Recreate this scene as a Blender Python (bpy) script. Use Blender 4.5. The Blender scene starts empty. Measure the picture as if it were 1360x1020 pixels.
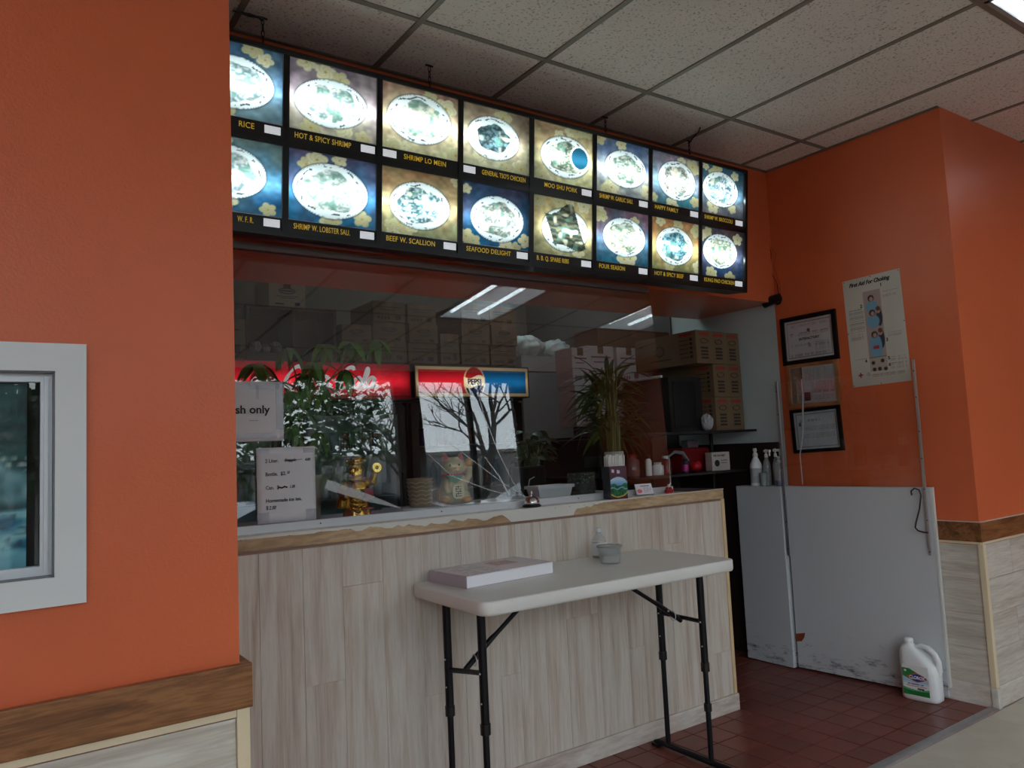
import bpy, bmesh, math, random
import numpy as np
from math import sin, cos, pi, radians as R
from mathutils import Vector, Matrix, Euler
rnd = random.Random(7)
S = bpy.context.scene
COL = S.collection

# ------------------------------------------------------------ camera
cd = bpy.data.cameras.new('camera'); cam = bpy.data.objects.new('camera', cd); COL.objects.link(cam)
f_px, yaw, pitch, roll = 1022.0, 0.6128, 0.0842, -0.0467
cd.sensor_width = 36; cd.lens = f_px / 1360 * 36; cd.clip_start = .02
fw = Vector((sin(yaw)*cos(pitch), cos(yaw)*cos(pitch), sin(pitch)))
rt = Vector((cos(yaw), -sin(yaw), 0)); up = rt.cross(fw)
r2 = rt*cos(roll) + up*sin(roll); u2 = -rt*sin(roll) + up*cos(roll)
m = Matrix((r2, u2, -fw)).transposed().to_4x4(); m.translation = (0, -2.6904, 1.3679)
cam.matrix_world = m; S.camera = cam

# ------------------------------------------------------------ world, exposure
w = bpy.data.worlds.new('overcast_sky'); S.world = w; w.use_nodes = True
nt = w.node_tree; bg = nt.nodes['Background']
tc = nt.nodes.new('ShaderNodeTexCoord'); nz = nt.nodes.new('ShaderNodeTexNoise'); cr = nt.nodes.new('ShaderNodeValToRGB')
nz.inputs['Scale'].default_value = 2.2; nz.inputs['Detail'].default_value = 4
nt.links.new(tc.outputs['Generated'], nz.inputs['Vector']); nt.links.new(nz.outputs['Fac'], cr.inputs['Fac'])
cr.color_ramp.elements[0].position = .35; cr.color_ramp.elements[0].color = (.62, .72, .86, 1)
cr.color_ramp.elements[1].position = .68; cr.color_ramp.elements[1].color = (.95, .98, 1, 1)
nt.links.new(cr.outputs['Color'], bg.inputs['Color']); bg.inputs['Strength'].default_value = 4.7
S.view_settings.view_transform = 'Standard'; S.view_settings.look = 'None'
S.view_settings.gamma = 1; S.view_settings.use_curve_mapping = False
S.view_settings.exposure = 0.08
S.cycles.use_denoising = True
S.cycles.max_bounces = 10; S.cycles.diffuse_bounces = 5; S.cycles.transparent_max_bounces = 24
S.cycles.sample_clamp_indirect = 6; S.cycles.caustics_reflective = False; S.cycles.caustics_refractive = False

def portal(x0, x1, z0, z1, y):
    l = bpy.data.lights.new('window_portal', 'AREA'); l.shape = 'RECTANGLE'; l.size = x1-x0; l.size_y = z1-z0
    l.cycles.is_portal = True
    o = bpy.data.objects.new('window_portal', l); COL.objects.link(o)
    o.location = ((x0+x1)/2, y, (z0+z1)/2); o.rotation_euler = (R(90), 0, R(180))   # -Z of the light towards +Y
YF = -4.8
BAYS = [(-2.4, .95), (1.15, 3.92), (4.14, 5.55)]
for a, b in BAYS: portal(a, b, .45, 2.95, YF)

# ------------------------------------------------------------ materials
def lin(c):
    c = np.asarray(c, float)/255.
    return np.where(c <= .04045, c/12.92, ((c+.055)/1.055)**2.4)
def C(r, g, b): return tuple(float(v) for v in lin((r, g, b))) + (1,)
MATS = {}
def mat(name, col=(128,128,128), rough=.5, metal=0., spec=.5, var=0., vscale=6., bump=0., bscale=200., emit=None, es=0., trans=0., ior=1.45, coat=0., alpha=1., stretch=(1,1,1), rvar=0.):
    if name in MATS: return MATS[name]
    M = bpy.data.materials.new(name); M.use_nodes = True; n = M.node_tree.nodes; L = M.node_tree.links
    p = n['Principled BSDF']; c = C(*col)
    p.inputs['Base Color'].default_value = c; p.inputs['Roughness'].default_value = rough
    p.inputs['Metallic'].default_value = metal; p.inputs['Specular IOR Level'].default_value = spec
    p.inputs['Transmission Weight'].default_value = trans; p.inputs['IOR'].default_value = ior
    p.inputs['Coat Weight'].default_value = coat; p.inputs['Alpha'].default_value = alpha
    if emit: p.inputs['Emission Color'].default_value = C(*emit); p.inputs['Emission Strength'].default_value = es
    t = n.new('ShaderNodeTexCoord'); mp = n.new('ShaderNodeMapping'); mp.inputs['Scale'].default_value = stretch
    L.new(t.outputs['Object'], mp.inputs['Vector'])
    if var or rvar:
        nz = n.new('ShaderNodeTexNoise'); nz.inputs['Scale'].default_value = vscale; nz.inputs['Detail'].default_value = 5
        L.new(mp.outputs['Vector'], nz.inputs['Vector'])
        hs = n.new('ShaderNodeHueSaturation'); hs.inputs['Color'].default_value = c
        mr = n.new('ShaderNodeMapRange'); mr.inputs['From Min'].default_value = .3; mr.inputs['From Max'].default_value = .7
        mr.inputs['To Min'].default_value = 1-var; mr.inputs['To Max'].default_value = 1+var
        L.new(nz.outputs['Fac'], mr.inputs['Value'])
        last = mr.outputs['Result']
        if rvar:
            oi = n.new('ShaderNodeObjectInfo'); m2 = n.new('ShaderNodeMapRange')
            m2.inputs['To Min'].default_value = 1-rvar; m2.inputs['To Max'].default_value = 1+rvar
            L.new(oi.outputs['Random'], m2.inputs['Value'])
            mu = n.new('ShaderNodeMath'); mu.operation = 'MULTIPLY'
            L.new(last, mu.inputs[0]); L.new(m2.outputs['Result'], mu.inputs[1]); last = mu.outputs[0]
        L.new(last, hs.inputs['Value']); L.new(hs.outputs['Color'], p.inputs['Base Color'])
    if bump:
        b = n.new('ShaderNodeBump'); n2 = n.new('ShaderNodeTexNoise'); n2.inputs['Scale'].default_value = bscale
        n2.inputs['Detail'].default_value = 4
        L.new(mp.outputs['Vector'], n2.inputs['Vector']); L.new(n2.outputs['Fac'], b.inputs['Height'])
        b.inputs['Strength'].default_value = bump; b.inputs['Distance'].default_value = .004
        L.new(b.outputs['Normal'], p.inputs['Normal'])
    MATS[name] = M; return M

def wood(name, cols, grain=(1, 1, 1), scale=3., rough=.5, rvar=.08, rings=0., dark=.0):
    """streaky wood: noise stretched along the grain; each plank is offset by its own random number"""
    if name in MATS: return MATS[name]
    M = bpy.data.materials.new(name); M.use_nodes = True; n = M.node_tree.nodes; L = M.node_tree.links
    p = n['Principled BSDF']; p.inputs['Roughness'].default_value = rough
    t = n.new('ShaderNodeTexCoord'); oi = n.new('ShaderNodeObjectInfo')
    mu = n.new('ShaderNodeVectorMath'); mu.operation = 'MULTIPLY_ADD'
    cx = n.new('ShaderNodeCombineXYZ')
    for i in range(3): L.new(oi.outputs['Random'], cx.inputs[i])
    mu.inputs[1].default_value = (37, 23, 51); L.new(cx.outputs[0], mu.inputs[0]); L.new(t.outputs['Object'], mu.inputs[2])
    mp = n.new('ShaderNodeMapping'); mp.inputs['Scale'].default_value = grain; L.new(mu.outputs[0], mp.inputs['Vector'])
    a = n.new('ShaderNodeTexNoise'); a.inputs['Scale'].default_value = scale; a.inputs['Detail'].default_value = 8; a.inputs['Roughness'].default_value = .65
    a.inputs['Distortion'].default_value = rings
    L.new(mp.outputs['Vector'], a.inputs['Vector'])
    r = n.new('ShaderNodeValToRGB'); els = r.color_ramp.elements
    ps = np.linspace(.3, .7, len(cols))
    els[0].position = ps[0]; els[0].color = C(*cols[0]); els[1].position = ps[-1]; els[1].color = C(*cols[-1])
    for q, c in zip(ps[1:-1], cols[1:-1]):
        e = els.new(q); e.color = C(*c)
    L.new(a.outputs['Fac'], r.inputs['Fac'])
    b = n.new('ShaderNodeTexNoise'); b.inputs['Scale'].default_value = scale*6; b.inputs['Detail'].default_value = 3; L.new(mp.outputs['Vector'], b.inputs['Vector'])
    m1 = n.new('ShaderNodeMapRange'); m1.inputs['From Min'].default_value = .35; m1.inputs['From Max'].default_value = .6
    m1.inputs['To Min'].default_value = 1-dark; m1.inputs['To Max'].default_value = 1.0; L.new(b.outputs['Fac'], m1.inputs['Value'])
    m2 = n.new('ShaderNodeMapRange'); m2.inputs['To Min'].default_value = 1-rvar; m2.inputs['To Max'].default_value = 1+rvar
    L.new(oi.outputs['Random'], m2.inputs['Value'])
    mm = n.new('ShaderNodeMath'); mm.operation = 'MULTIPLY'; L.new(m1.outputs[0], mm.inputs[0]); L.new(m2.outputs[0], mm.inputs[1])
    hs = n.new('ShaderNodeHueSaturation'); L.new(r.outputs['Color'], hs.inputs['Color']); L.new(mm.outputs[0], hs.inputs['Value'])
    L.new(hs.outputs['Color'], p.inputs['Base Color'])
    MATS[name] = M; return M

def attr_mat(name, rough=.5, coat=0., translucent=0.):
    """flat print: colours stored per vertex of the printed sheet"""
    if name in MATS: return MATS[name]
    M = bpy.data.materials.new(name); M.use_nodes = True; n = M.node_tree.nodes; L = M.node_tree.links
    p = n['Principled BSDF']; p.inputs['Roughness'].default_value = rough; p.inputs['Coat Weight'].default_value = coat
    a = n.new('ShaderNodeVertexColor'); a.layer_name = 'print'
    L.new(a.outputs['Color'], p.inputs['Base Color'])
    if translucent:
        tr = n.new('ShaderNodeBsdfTranslucent'); L.new(a.outputs['Color'], tr.inputs['Color'])
        mx = n.new('ShaderNodeMixShader'); mx.inputs[0].default_value = translucent
        L.new(p.outputs[0], mx.inputs[1]); L.new(tr.outputs[0], mx.inputs[2]); L.new(mx.outputs[0], n['Material Output'].inputs['Surface'])
    MATS[name] = M; return M

def glass_mat(name, tint=(250,252,251), r0=.045, rough=0., haze=0., hcol=(200,200,200)):
    """thin clear sheet: see-through plus mirror reflection growing at grazing angles"""
    if name in MATS: return MATS[name]
    M = bpy.data.materials.new(name); M.use_nodes = True; n = M.node_tree.nodes; L = M.node_tree.links
    n.remove(n['Principled BSDF'])
    t = n.new('ShaderNodeBsdfTransparent'); t.inputs['Color'].default_value = C(*tint)
    g = n.new('ShaderNodeBsdfGlossy'); g.inputs['Roughness'].default_value = rough; g.inputs['Color'].default_value = (1,1,1,1)
    lw = n.new('ShaderNodeLayerWeight'); lw.inputs['Blend'].default_value = .5
    pw = n.new('ShaderNodeMath'); pw.operation = 'POWER'; pw.inputs[1].default_value = 5; L.new(lw.outputs['Facing'], pw.inputs[0])
    ma = n.new('ShaderNodeMath'); ma.operation = 'MULTIPLY_ADD'; ma.inputs[1].default_value = 1-r0; ma.inputs[2].default_value = r0
    L.new(pw.outputs[0], ma.inputs[0])
    mx = n.new('ShaderNodeMixShader'); L.new(ma.outputs[0], mx.inputs[0])
    src = t.outputs[0]
    if haze:
        d = n.new('ShaderNodeBsdfDiffuse'); d.inputs['Color'].default_value = C(*hcol)
        mh = n.new('ShaderNodeMixShader'); mh.inputs[0].default_value = haze
        L.new(t.outputs[0], mh.inputs[1]); L.new(d.outputs[0], mh.inputs[2]); src = mh.outputs[0]
    L.new(src, mx.inputs[1]); L.new(g.outputs[0], mx.inputs[2]); L.new(mx.outputs[0], n['Material Output'].inputs['Surface'])
    MATS[name] = M; return M

ORANGE = mat('orange_wall_paint', (211, 104, 64), .31, var=.035, vscale=2.5, bump=.25, bscale=160)
RAIL = wood('oak_chair_rail', [(84,48,22),(120,74,38),(150,100,58),(128,82,44)], (1, 6, 9), 2.2, .42, .04, rings=1.6, dark=.3)
CREAM = mat('cream_painted_trim', (222,205,172), .45, var=.03)
LAM_V = wood('washed_wood_laminate_upright', [(178,158,144),(198,184,170),(212,204,194),(204,194,182)], (11, 11, .6), 2.4, .5, .045, rings=.4, dark=.09)
LAM_H = wood('washed_wood_laminate_level', [(172,160,146),(194,186,172),(212,206,196),(198,190,176)], (.8, .8, 9), 2.2, .5, .04, rings=.5, dark=.14)
BASEB = wood('whitewashed_baseboard', [(170,150,140),(205,196,186),(222,218,212)], (1,1,5), 3, .5, .02, dark=.12)
TILE_C = None
WHITE = mat('white_paint', (222,223,222), .45, var=.03)
ALU = mat('brushed_aluminium', (200,202,204), .35, .85)
ALU_W = mat('white_aluminium_rail', (212,214,216), .3, .3)
BLACK = mat('black_plastic', (16,16,17), .35)
BLACKM = mat('black_frame_metal', (12,12,14), .3)
DARKM = mat('dark_powder_coated_steel', (26,26,30), .38, .5)
GLASS = glass_mat('counter_glass', r0=.056)
KWALL = mat('kitchen_wall_paint', (190,204,204), .55, var=.03)

# ------------------------------------------------------------ mesh builder
class B:
    def __init__(s): s.v = []; s.f = []; s.sm = []
    def add(s, vs, fs, smooth=False):
        o = len(s.v); s.v += [tuple(v) for v in vs]; s.f += [tuple(i+o for i in f) for f in fs]; s.sm += [smooth]*len(fs); return s
    def box(s, x0, x1, y0, y1, z0, z1, M=None):
        vs = [Vector(p) for p in ((x0,y0,z0),(x1,y0,z0),(x1,y1,z0),(x0,y1,z0),(x0,y0,z1),(x1,y0,z1),(x1,y1,z1),(x0,y1,z1))]
        if M: vs = [M @ v for v in vs]
        return s.add(vs, [(0,3,2,1),(4,5,6,7),(0,1,5,4),(1,2,6,5),(2,3,7,6),(3,0,4,7)])
    def bev(s, x0, x1, y0, y1, z0, z1, b=.004):
        """box with chamfered edges"""
        bm = bmesh.new(); bmesh.ops.create_cube(bm, size=1)
        for v in bm.verts: v.co = Vector(((x0+x1)/2+v.co.x*(x1-x0), (y0+y1)/2+v.co.y*(y1-y0), (z0+z1)/2+v.co.z*(z1-z0)))
        bmesh.ops.bevel(bm, geom=list(bm.edges), offset=b, segments=2, affect='EDGES', profile=.6)
        bm.verts.index_update(); s.add([v.co.copy() for v in bm.verts], [[v.index for v in f.verts] for f in bm.faces]); bm.free(); return s
    def tube(s, pts, rad, n=10, caps=True, smooth=True):
        pts = [Vector(p) for p in pts]; rs = rad if isinstance(rad, (list, tuple)) else [rad]*len(pts)
        vs = []; t0 = (pts[1]-pts[0]).normalized()
        ref = Vector((0,0,1)) if abs(t0.z) < .9 else Vector((1,0,0)); a = t0.cross(ref).normalized()
        for i, p in enumerate(pts):
            t = (pts[min(i+1, len(pts)-1)] - pts[max(i-1, 0)])
            t = t.normalized() if t.length > 1e-9 else t0
            a = (a - t*a.dot(t)).normalized(); b = t.cross(a)
            for k in range(n):
                q = 2*pi*k/n; vs.append(p + (a*cos(q) + b*sin(q))*rs[i])
        fs = [(i*n+k, i*n+(k+1) % n, (i+1)*n+(k+1) % n, (i+1)*n+k) for i in range(len(pts)-1) for k in range(n)]
        s.add(vs, fs, smooth)
        if caps:
            m0 = len(pts)-1
            s.add(vs[:n], [tuple(range(n))[::-1]]); s.add(vs[m0*n:], [tuple(range(n))])
        return s
    def lathe(s, prof, n=24, c=(0,0,0), wob=None, smooth=True):
        vs = []
        for r, z in prof:
            for k in range(n):
                q = 2*pi*k/n; rr = r*(1+(wob(q, z) if wob else 0)); vs.append((c[0]+rr*cos(q), c[1]+rr*sin(q), c[2]+z))
        m0 = len(prof)
        s.add(vs, [(i*n+k, i*n+(k+1) % n, (i+1)*n+(k+1) % n, (i+1)*n+k) for i in range(m0-1) for k in range(n)], smooth)
        if prof[0][0] > 1e-5: s.add(vs[:n], [tuple(range(n))[::-1]])
        if prof[-1][0] > 1e-5: s.add(vs[-n:], [tuple(range(n))])
        return s
    def ball(s, c, r, n=12, sc=(1,1,1), M=None):
        vs = []; fs = []
        for i in range(n+1):
            for k in range(2*n):
                a = pi*i/n; q = pi*k/n; v = Vector((sin(a)*cos(q)*r*sc[0], sin(a)*sin(q)*r*sc[1], cos(a)*r*sc[2]))
                if M: v = M @ v
                vs.append(v + Vector(c))
        for i in range(n):
            for k in range(2*n): fs.append((i*2*n+k, (i+1)*2*n+k, (i+1)*2*n+(k+1) % (2*n), i*2*n+(k+1) % (2*n)))
        return s.add(vs, fs, True)
    def prism(s, poly, z0, z1, M=None, smooth=False):
        """polygon in x,y extruded in z"""
        n = len(poly); vs = [Vector((x, y, z0)) for x, y in poly] + [Vector((x, y, z1)) for x, y in poly]
        if M: vs = [M @ v for v in vs]
        s.add(vs, [tuple(range(n))[::-1], tuple(range(n, 2*n))])
        return s.add(vs, [(i, (i+1) % n, n+(i+1) % n, n+i) for i in range(n)], smooth)
    def mesh(s, name):
        me = bpy.data.meshes.new(name); me.from_pydata([tuple(v) for v in s.v], [], s.f)
        me.polygons.foreach_set('use_smooth', s.sm); me.validate(); me.update(); return me
    def build(s, name, m, parent=None, loc=(0,0,0), rot=(0,0,0), kind=None, label=None):
        me = s.mesh(name); me.materials.append(m)
        return link(name, me, parent, loc, rot, kind, label)
def link(name, me, parent=None, loc=(0,0,0), rot=(0,0,0), kind=None, label=None):
    o = bpy.data.objects.new(name, me); COL.objects.link(o); o.location = loc; o.rotation_euler = rot
    if parent is not None: o.parent = parent
    if kind: o['kind'] = kind
    if label: o['label'] = label
    return o
def thing(name, label, cat, loc=(0,0,0), rot=(0,0,0), group=None):
    o = bpy.data.objects.new(name, None); COL.objects.link(o); o.location = loc; o.rotation_euler = rot
    o.empty_display_size = .05; o['label'] = label; o['category'] = cat
    if group: o['group'] = group
    return o
def tag(o, label, cat, group=None):
    o['label'] = label; o['category'] = cat
    if group: o['group'] = group
    return o
def struct(name, m=None, b=None, label=None):
    if b is None:
        o = bpy.data.objects.new(name, None); COL.objects.link(o)
    else: o = b.build(name, m)
    o['kind'] = 'structure'
    if label: o['label'] = label
    return o
def txt_mesh(s, size, ext=.0004, shear=0., off=0., align='LEFT', sx=1., spacing=1.):
    cu = bpy.data.curves.new('t', 'FONT'); cu.body = s; cu.size = size; cu.extrude = ext; cu.shear = shear
    cu.offset = off; cu.align_x = align; cu.resolution_u = 3; cu.space_character = spacing
    o = bpy.data.objects.new('t', cu); COL.objects.link(o)
    me = bpy.data.meshes.new_from_object(o.evaluated_get(bpy.context.evaluated_depsgraph_get()))
    bpy.data.objects.remove(o); bpy.data.curves.remove(cu)
    if sx != 1.:
        for v in me.vertices: v.co.x *= sx
    return me
def txt(s, size, m, parent, loc, rot=(0,0,0), name='lettering', **k):
    me = txt_mesh(s, size, **k); me.materials.clear(); me.materials.append(m)
    return link(name, me, parent, loc, rot)
def texts(items, m, parent, loc=(0,0,0), rot=(0,0,0), name='lettering', **k):
    """several lines of lettering, each (string, size, x, y), each line a part"""
    E_ = Euler(rot).to_matrix()
    for s, size, x, y in items:
        txt(s, size, m, parent, Vector(loc) + E_ @ Vector((x, y, 0)), rot, name, **k)
def printed(name, w, h, nx, ny, fn, m, parent=None, loc=(0,0,0), rot=(0,0,0), label=None):
    """sheet in local x,y with per-vertex print colours from fn(u,v) -> (n,3) 0..255"""
    U, V = np.meshgrid(np.linspace(0, 1, nx), np.linspace(0, 1, ny))
    co = np.stack([U*w, V*h, U*0], -1).reshape(-1, 3)
    i = np.arange(nx*ny).reshape(ny, nx)
    q = np.stack([i[:-1,:-1], i[:-1,1:], i[1:,1:], i[1:,:-1]], -1).reshape(-1, 4)
    me = bpy.data.meshes.new(name); me.from_pydata(co.tolist(), [], q.tolist())
    c = np.clip(np.asarray(fn(U.ravel(), V.ravel()), float), 0, 255)
    at = me.color_attributes.new('print', 'FLOAT_COLOR', 'POINT')
    at.data.foreach_set('color', np.concatenate([lin(c), np.ones((len(c), 1))], 1).ravel())
    me.materials.append(m); return link(name, me, parent, loc, rot, label=label)
def vnoise(u, v, n, seed, m=None):
    """smooth value noise in numpy"""
    m = m or n; g = np.random.RandomState(seed).rand(m+2, n+2); x = u*n; y = v*m
    x = np.clip(x, 0, n-.001); y = np.clip(y, 0, m-.001)
    i = x.astype(int); j = y.astype(int); fx = x-i; fy = y-j; fx = fx*fx*(3-2*fx); fy = fy*fy*(3-2*fy)
    return (g[j,i]*(1-fx)+g[j,i+1]*fx)*(1-fy) + (g[j+1,i]*(1-fx)+g[j+1,i+1]*fx)*fy
def lerp(a, b, t): return np.asarray(a, float)[None]*(1-t[:,None]) + np.asarray(b, float)[None]*t[:,None]
def over(c, m, col):
    m = np.clip(np.asarray(m, float), 0, 1)[:,None]; return c*(1-m) + np.asarray(col, float)*m
FRONT = (R(90), 0, 0)           # local x -> X, y -> Z, z -> -Y
RIGHTW = (R(90), 0, R(-90))     # local x -> -Y, y -> Z, z -> -X
PRINT = attr_mat('printed_paper', .5)
PRINTG = attr_mat('printed_gloss', .25, .4)

# ============================================================ STRUCTURE
YP, XP, XR, YC, HC = -.834, .506, 4.0985, -.834, 3.0375
GX, GY, T = 1.4051, -.1922, .6096
ROOM_L, ROOM_R = -2.8, 6.8
# --- floor
QT = mat('red_quarry_tile', (108,54,45), .36, var=.12, vscale=9, bump=.2, bscale=60, rvar=.14)
GROUT = mat('dark_tile_grout', (52,30,26), .8)
VT = mat('beige_vinyl_floor_tile', (186,180,166), .38, var=.07, vscale=7, rvar=.025)
fl = struct('floor', GROUT, B().box(ROOM_L, ROOM_R, -.83, 3.2, -.06, -.006))
DF = struct('floor', mat('vinyl_floor_base', (172,166,152), .45), B().box(ROOM_L, ROOM_R, YF-.2, -.83, -.06, -.004))
tm = B().bev(-.0705, .0705, -.0695, .0695, -.006, .0012, .002).mesh('floor_tile'); tm.materials.append(QT)
rest = B()
for i in range(-25, 4):
    for j in range(0, 24):
        x = 3.65 + .1465*(i+.5); y = -.81+.1445*(j+.5)
        if x > 4.15 or x < .0: continue
        if x > 1.75 and j < 11:
            link('floor_tile', tm, fl, (x, y, rnd.uniform(-.0006, .0006)), (rnd.uniform(-.003,.003), rnd.uniform(-.003,.003), 0))
        else: rest.box(x-.0705, x+.0705, y-.0695, y+.0695, -.006, .001)
rest.build('floor_tile', QT, fl, kind='stuff')
tv = B().bev(-.1518, .1518, -.1518, .1518, -.004, .0004, .0012).mesh('vinyl_tile'); tv.materials.append(VT)
restv = B()
for i in range(30):
    for j in range(12):
        x = ROOM_L+.2+.3048*i; y = -.856-.1524-.3048*j
        if x > ROOM_R-.1: continue
        if 2.4 < x < 5.6 and j < 6: link('vinyl_tile', tv, DF, (x, y, 0))
        else: restv.box(x-.1518, x+.1518, y-.1518, y+.1518, -.004, .0004)
restv.build('vinyl_tile', VT, DF, kind='stuff')
tr = B(); M_ = Matrix()
tr.prism([(-.856,0),(-.85,.006),(-.838,.008),(-.822,.008),(-.808,.006),(-.802,0)], ROOM_L+2.0, XR-.004, Matrix(((0,0,1,0),(1,0,0,0),(0,1,0,0),(0,0,0,1))))
t1 = struct('trim_1', mat('worn_metal_threshold', (168,170,172), .4, .7, var=.12, vscale=14), tr)

# --- ceiling: slab, tiles, bars
CT = None
def ceil_mat():
    M = mat('speckled_ceiling_tile', (196,190,184), .85, bump=.3, bscale=120)
    n = M.node_tree.nodes; L = M.node_tree.links; p = n['Principled BSDF']
    t = n.new('ShaderNodeTexCoord'); nz = n.new('ShaderNodeTexNoise'); nz.inputs['Scale'].default_value = 95; nz.inputs['Detail'].default_value = 3
    r = n.new('ShaderNodeValToRGB'); r.color_ramp.elements[0].position = .33; r.color_ramp.elements[0].color = C(168,160,152)
    r.color_ramp.elements[1].position = .43; r.color_ramp.elements[1].color = C(226,221,215)
    L.new(t.outputs['Object'], nz.inputs['Vector']); L.new(nz.outputs['Fac'], r.inputs['Fac'])
    n2 = n.new('ShaderNodeTexNoise'); n2.inputs['Scale'].default_value = 2; L.new(t.outputs['Object'], n2.inputs['Vector'])
    hs = n.new('ShaderNodeHueSaturation'); mr = n.new('ShaderNodeMapRange'); mr.inputs['To Min'].default_value = .88; mr.inputs['To Max'].default_value = 1.1
    L.new(n2.outputs['Fac'], mr.inputs['Value']); L.new(mr.outputs[0], hs.inputs['Value']); L.new(r.outputs['Color'], hs.inputs['Color'])
    L.new(hs.outputs['Color'], p.inputs['Base Color']); return M
CT = ceil_mat()
ce = struct('ceiling', mat('plenum_deck', (60,58,56), .8), B().box(ROOM_L, ROOM_R, YF-.2, 3.2, HC+.18, HC+.22))
TBAR = mat('grey_ceiling_bar', (118,114,104), .5)
YH = .24
rows = [(YH, GY), (GY, GY-2*T), (GY-2*T, GY-4*T), (GY-4*T, GY-6*T), (GY-6*T, YF)]
LIGHTS = {(3, 2), (6, 2), (-4, 2)}
for ri, (ya, yb) in enumerate(rows):
    for k in range(-7, 9):
        if ri == 0 and not (-2 <= k <= 4): continue
        if (k, ri) in LIGHTS: continue
        xa, xb = GX+k*T, GX+(k+1)*T
        xa = max(xa, ROOM_L); xb = min(xb, ROOM_R)
        if ri == 0: xb = min(xb, XR)
        if xb-xa < .05: continue
        h = rnd.uniform(0, .0025)
        B().bev(xa+.004, xb-.004, yb+.004, ya-.004, HC+h, HC+.016+h, .003).build('ceiling_tile', CT, ce)
for yy in (GY, GY-2*T, GY-4*T, GY-6*T):
    B().box(ROOM_L, ROOM_R if yy < YC else XR, yy-.012, yy+.012, HC-.004, HC+.003).build('ceiling_bar', TBAR, ce)
for k in range(-6, 9):
    x = GX+k*T
    y1 = YH if XP < x < XR else (YP if x < XP else YC)
    B().box(x-.012, x+.012, YF, y1, HC-.0048, HC+.002).build('ceiling_bar', TBAR, ce)
B().box(XR-.022, XR-.001, YC, YH, HC-.004, HC+.002).box(XP, XR-.001, YH-.02, YH-.0005, HC-.004, HC+.002).build('wall_angle', TBAR, ce)
# kitchen ceiling
kc = B().box(-.6, XR, .87, 2.9, HC, HC+.02); kc.build('kitchen_ceiling_panel', CT, ce)
for k in range(0, 5): B().box(GX+k*T-.6-.012, GX+k*T-.6+.012, .87, 2.85, HC-.005, HC+.0005).build('ceiling_bar', TBAR, ce)
for y in (1.2, 2.4): B().box(-.5, XR, y-.012, y+.012, HC-.005, HC+.0005).build('ceiling_bar', TBAR, ce)

# --- partition (wall_left) with a window opening
wx0, wx1, wz0, wz1 = -.86, .138, 1.152, 1.573
ZT = HC+.17
wl = B(); wl.box(ROOM_L, wx0, YP, -.70, 0, ZT); wl.box(wx1, XP, YP, -.70, 0, ZT); wl.box(wx0, wx1, YP, -.70, 0, wz0); wl.box(wx0, wx1, YP, -.70, wz1, ZT)
wall_left = struct('wall_left', ORANGE, wl)
# return wall hidden behind the partition, closes the serving recess
struct('wall_recess_left', ORANGE, B().box(XP-.12, XP-.004, -.70, .87, 0, ZT))
# --- right wall, pier face, kitchen wall
wall_right = struct('wall_right', ORANGE, B().box(XR, XR+.14, YC, .246, 0, ZT))
wall_front = struct('wall_pier', ORANGE, B().box(XR+.14, ROOM_R, YC, YC+.12, 0, ZT).box(XR+.0005, XR+.141, YC-.0004, YC+.1, 0, ZT))
struct('wall_kitchen_right', KWALL, B().box(XR+.003, XR+.14, .247, 1.12, 0, ZT))
struct('wall_kitchen_far', mat('far_wall_shade_tone', (92,88,86), .7, var=.05), B().box(XR-.012, XR+.14, 1.1205, 2.9, 0, ZT))  # far stretch of the right wall, its light falloff put into a darker colour
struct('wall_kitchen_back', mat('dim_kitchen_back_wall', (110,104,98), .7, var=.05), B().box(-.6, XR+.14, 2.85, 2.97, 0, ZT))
struct('wall_kitchen_left', KWALL, B().box(-.6, -.48, .87, 2.85, 0, ZT))
struct('wall_kitchen_front_left', KWALL, B().box(-.6, XP-.12, .75, .87, 0, ZT))
# bulkhead above the counter
hd = struct('wall_bulkhead', ORANGE, B().box(XP-.12, XR+.002, YH, .87, 2.2, ZT))
# dining room side walls and shop front (behind the camera)
struct('wall_dining_left', ORANGE, B().box(ROOM_L-.12, ROOM_L, YF-.2, -.70, 0, ZT))
struct('wall_dining_right', ORANGE, B().box(ROOM_R, ROOM_R+.12, YF-.2, YC+.12, 0, ZT))
sf = B(); sf.box(ROOM_L, ROOM_R, YF-.12, YF, 0, .45); sf.box(ROOM_L, ROOM_R, YF-.12, YF, 2.95, ZT)
xs = [ROOM_L] + [v for b_ in BAYS for v in b_] + [ROOM_R]
for i in range(0, len(xs), 2): sf.box(xs[i], xs[i+1], YF-.12, YF, .45, 2.95)
struct('wall_shopfront', mat('brown_shopfront_wall', (92,66,56), .6), sf)
SFM = mat('bronze_window_frame', (62,56,52), .4, .5)
for n_, (a, b) in enumerate(BAYS):
    wn = struct('window_%d' % (n_+2))
    fr = B().box(a, b, YF-.10, YF-.03, .45, .50).box(a, b, YF-.10, YF-.03, 2.90, 2.95).box(a, a+.05, YF-.10, YF-.03, .5, 2.9).box(b-.05, b, YF-.10, YF-.03, .5, 2.9)
    mid = (a+b)/2; fr.box(mid-.025, mid+.025, YF-.10, YF-.03, .5, 2.9)
    fr.build('window_frame', SFM, wn)
    B().box(a+.05, b-.05, YF-.068, YF-.062, .5, 2.9).build('window_pane', glass_mat('shop_window_glass', r0=.03), wn)

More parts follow.
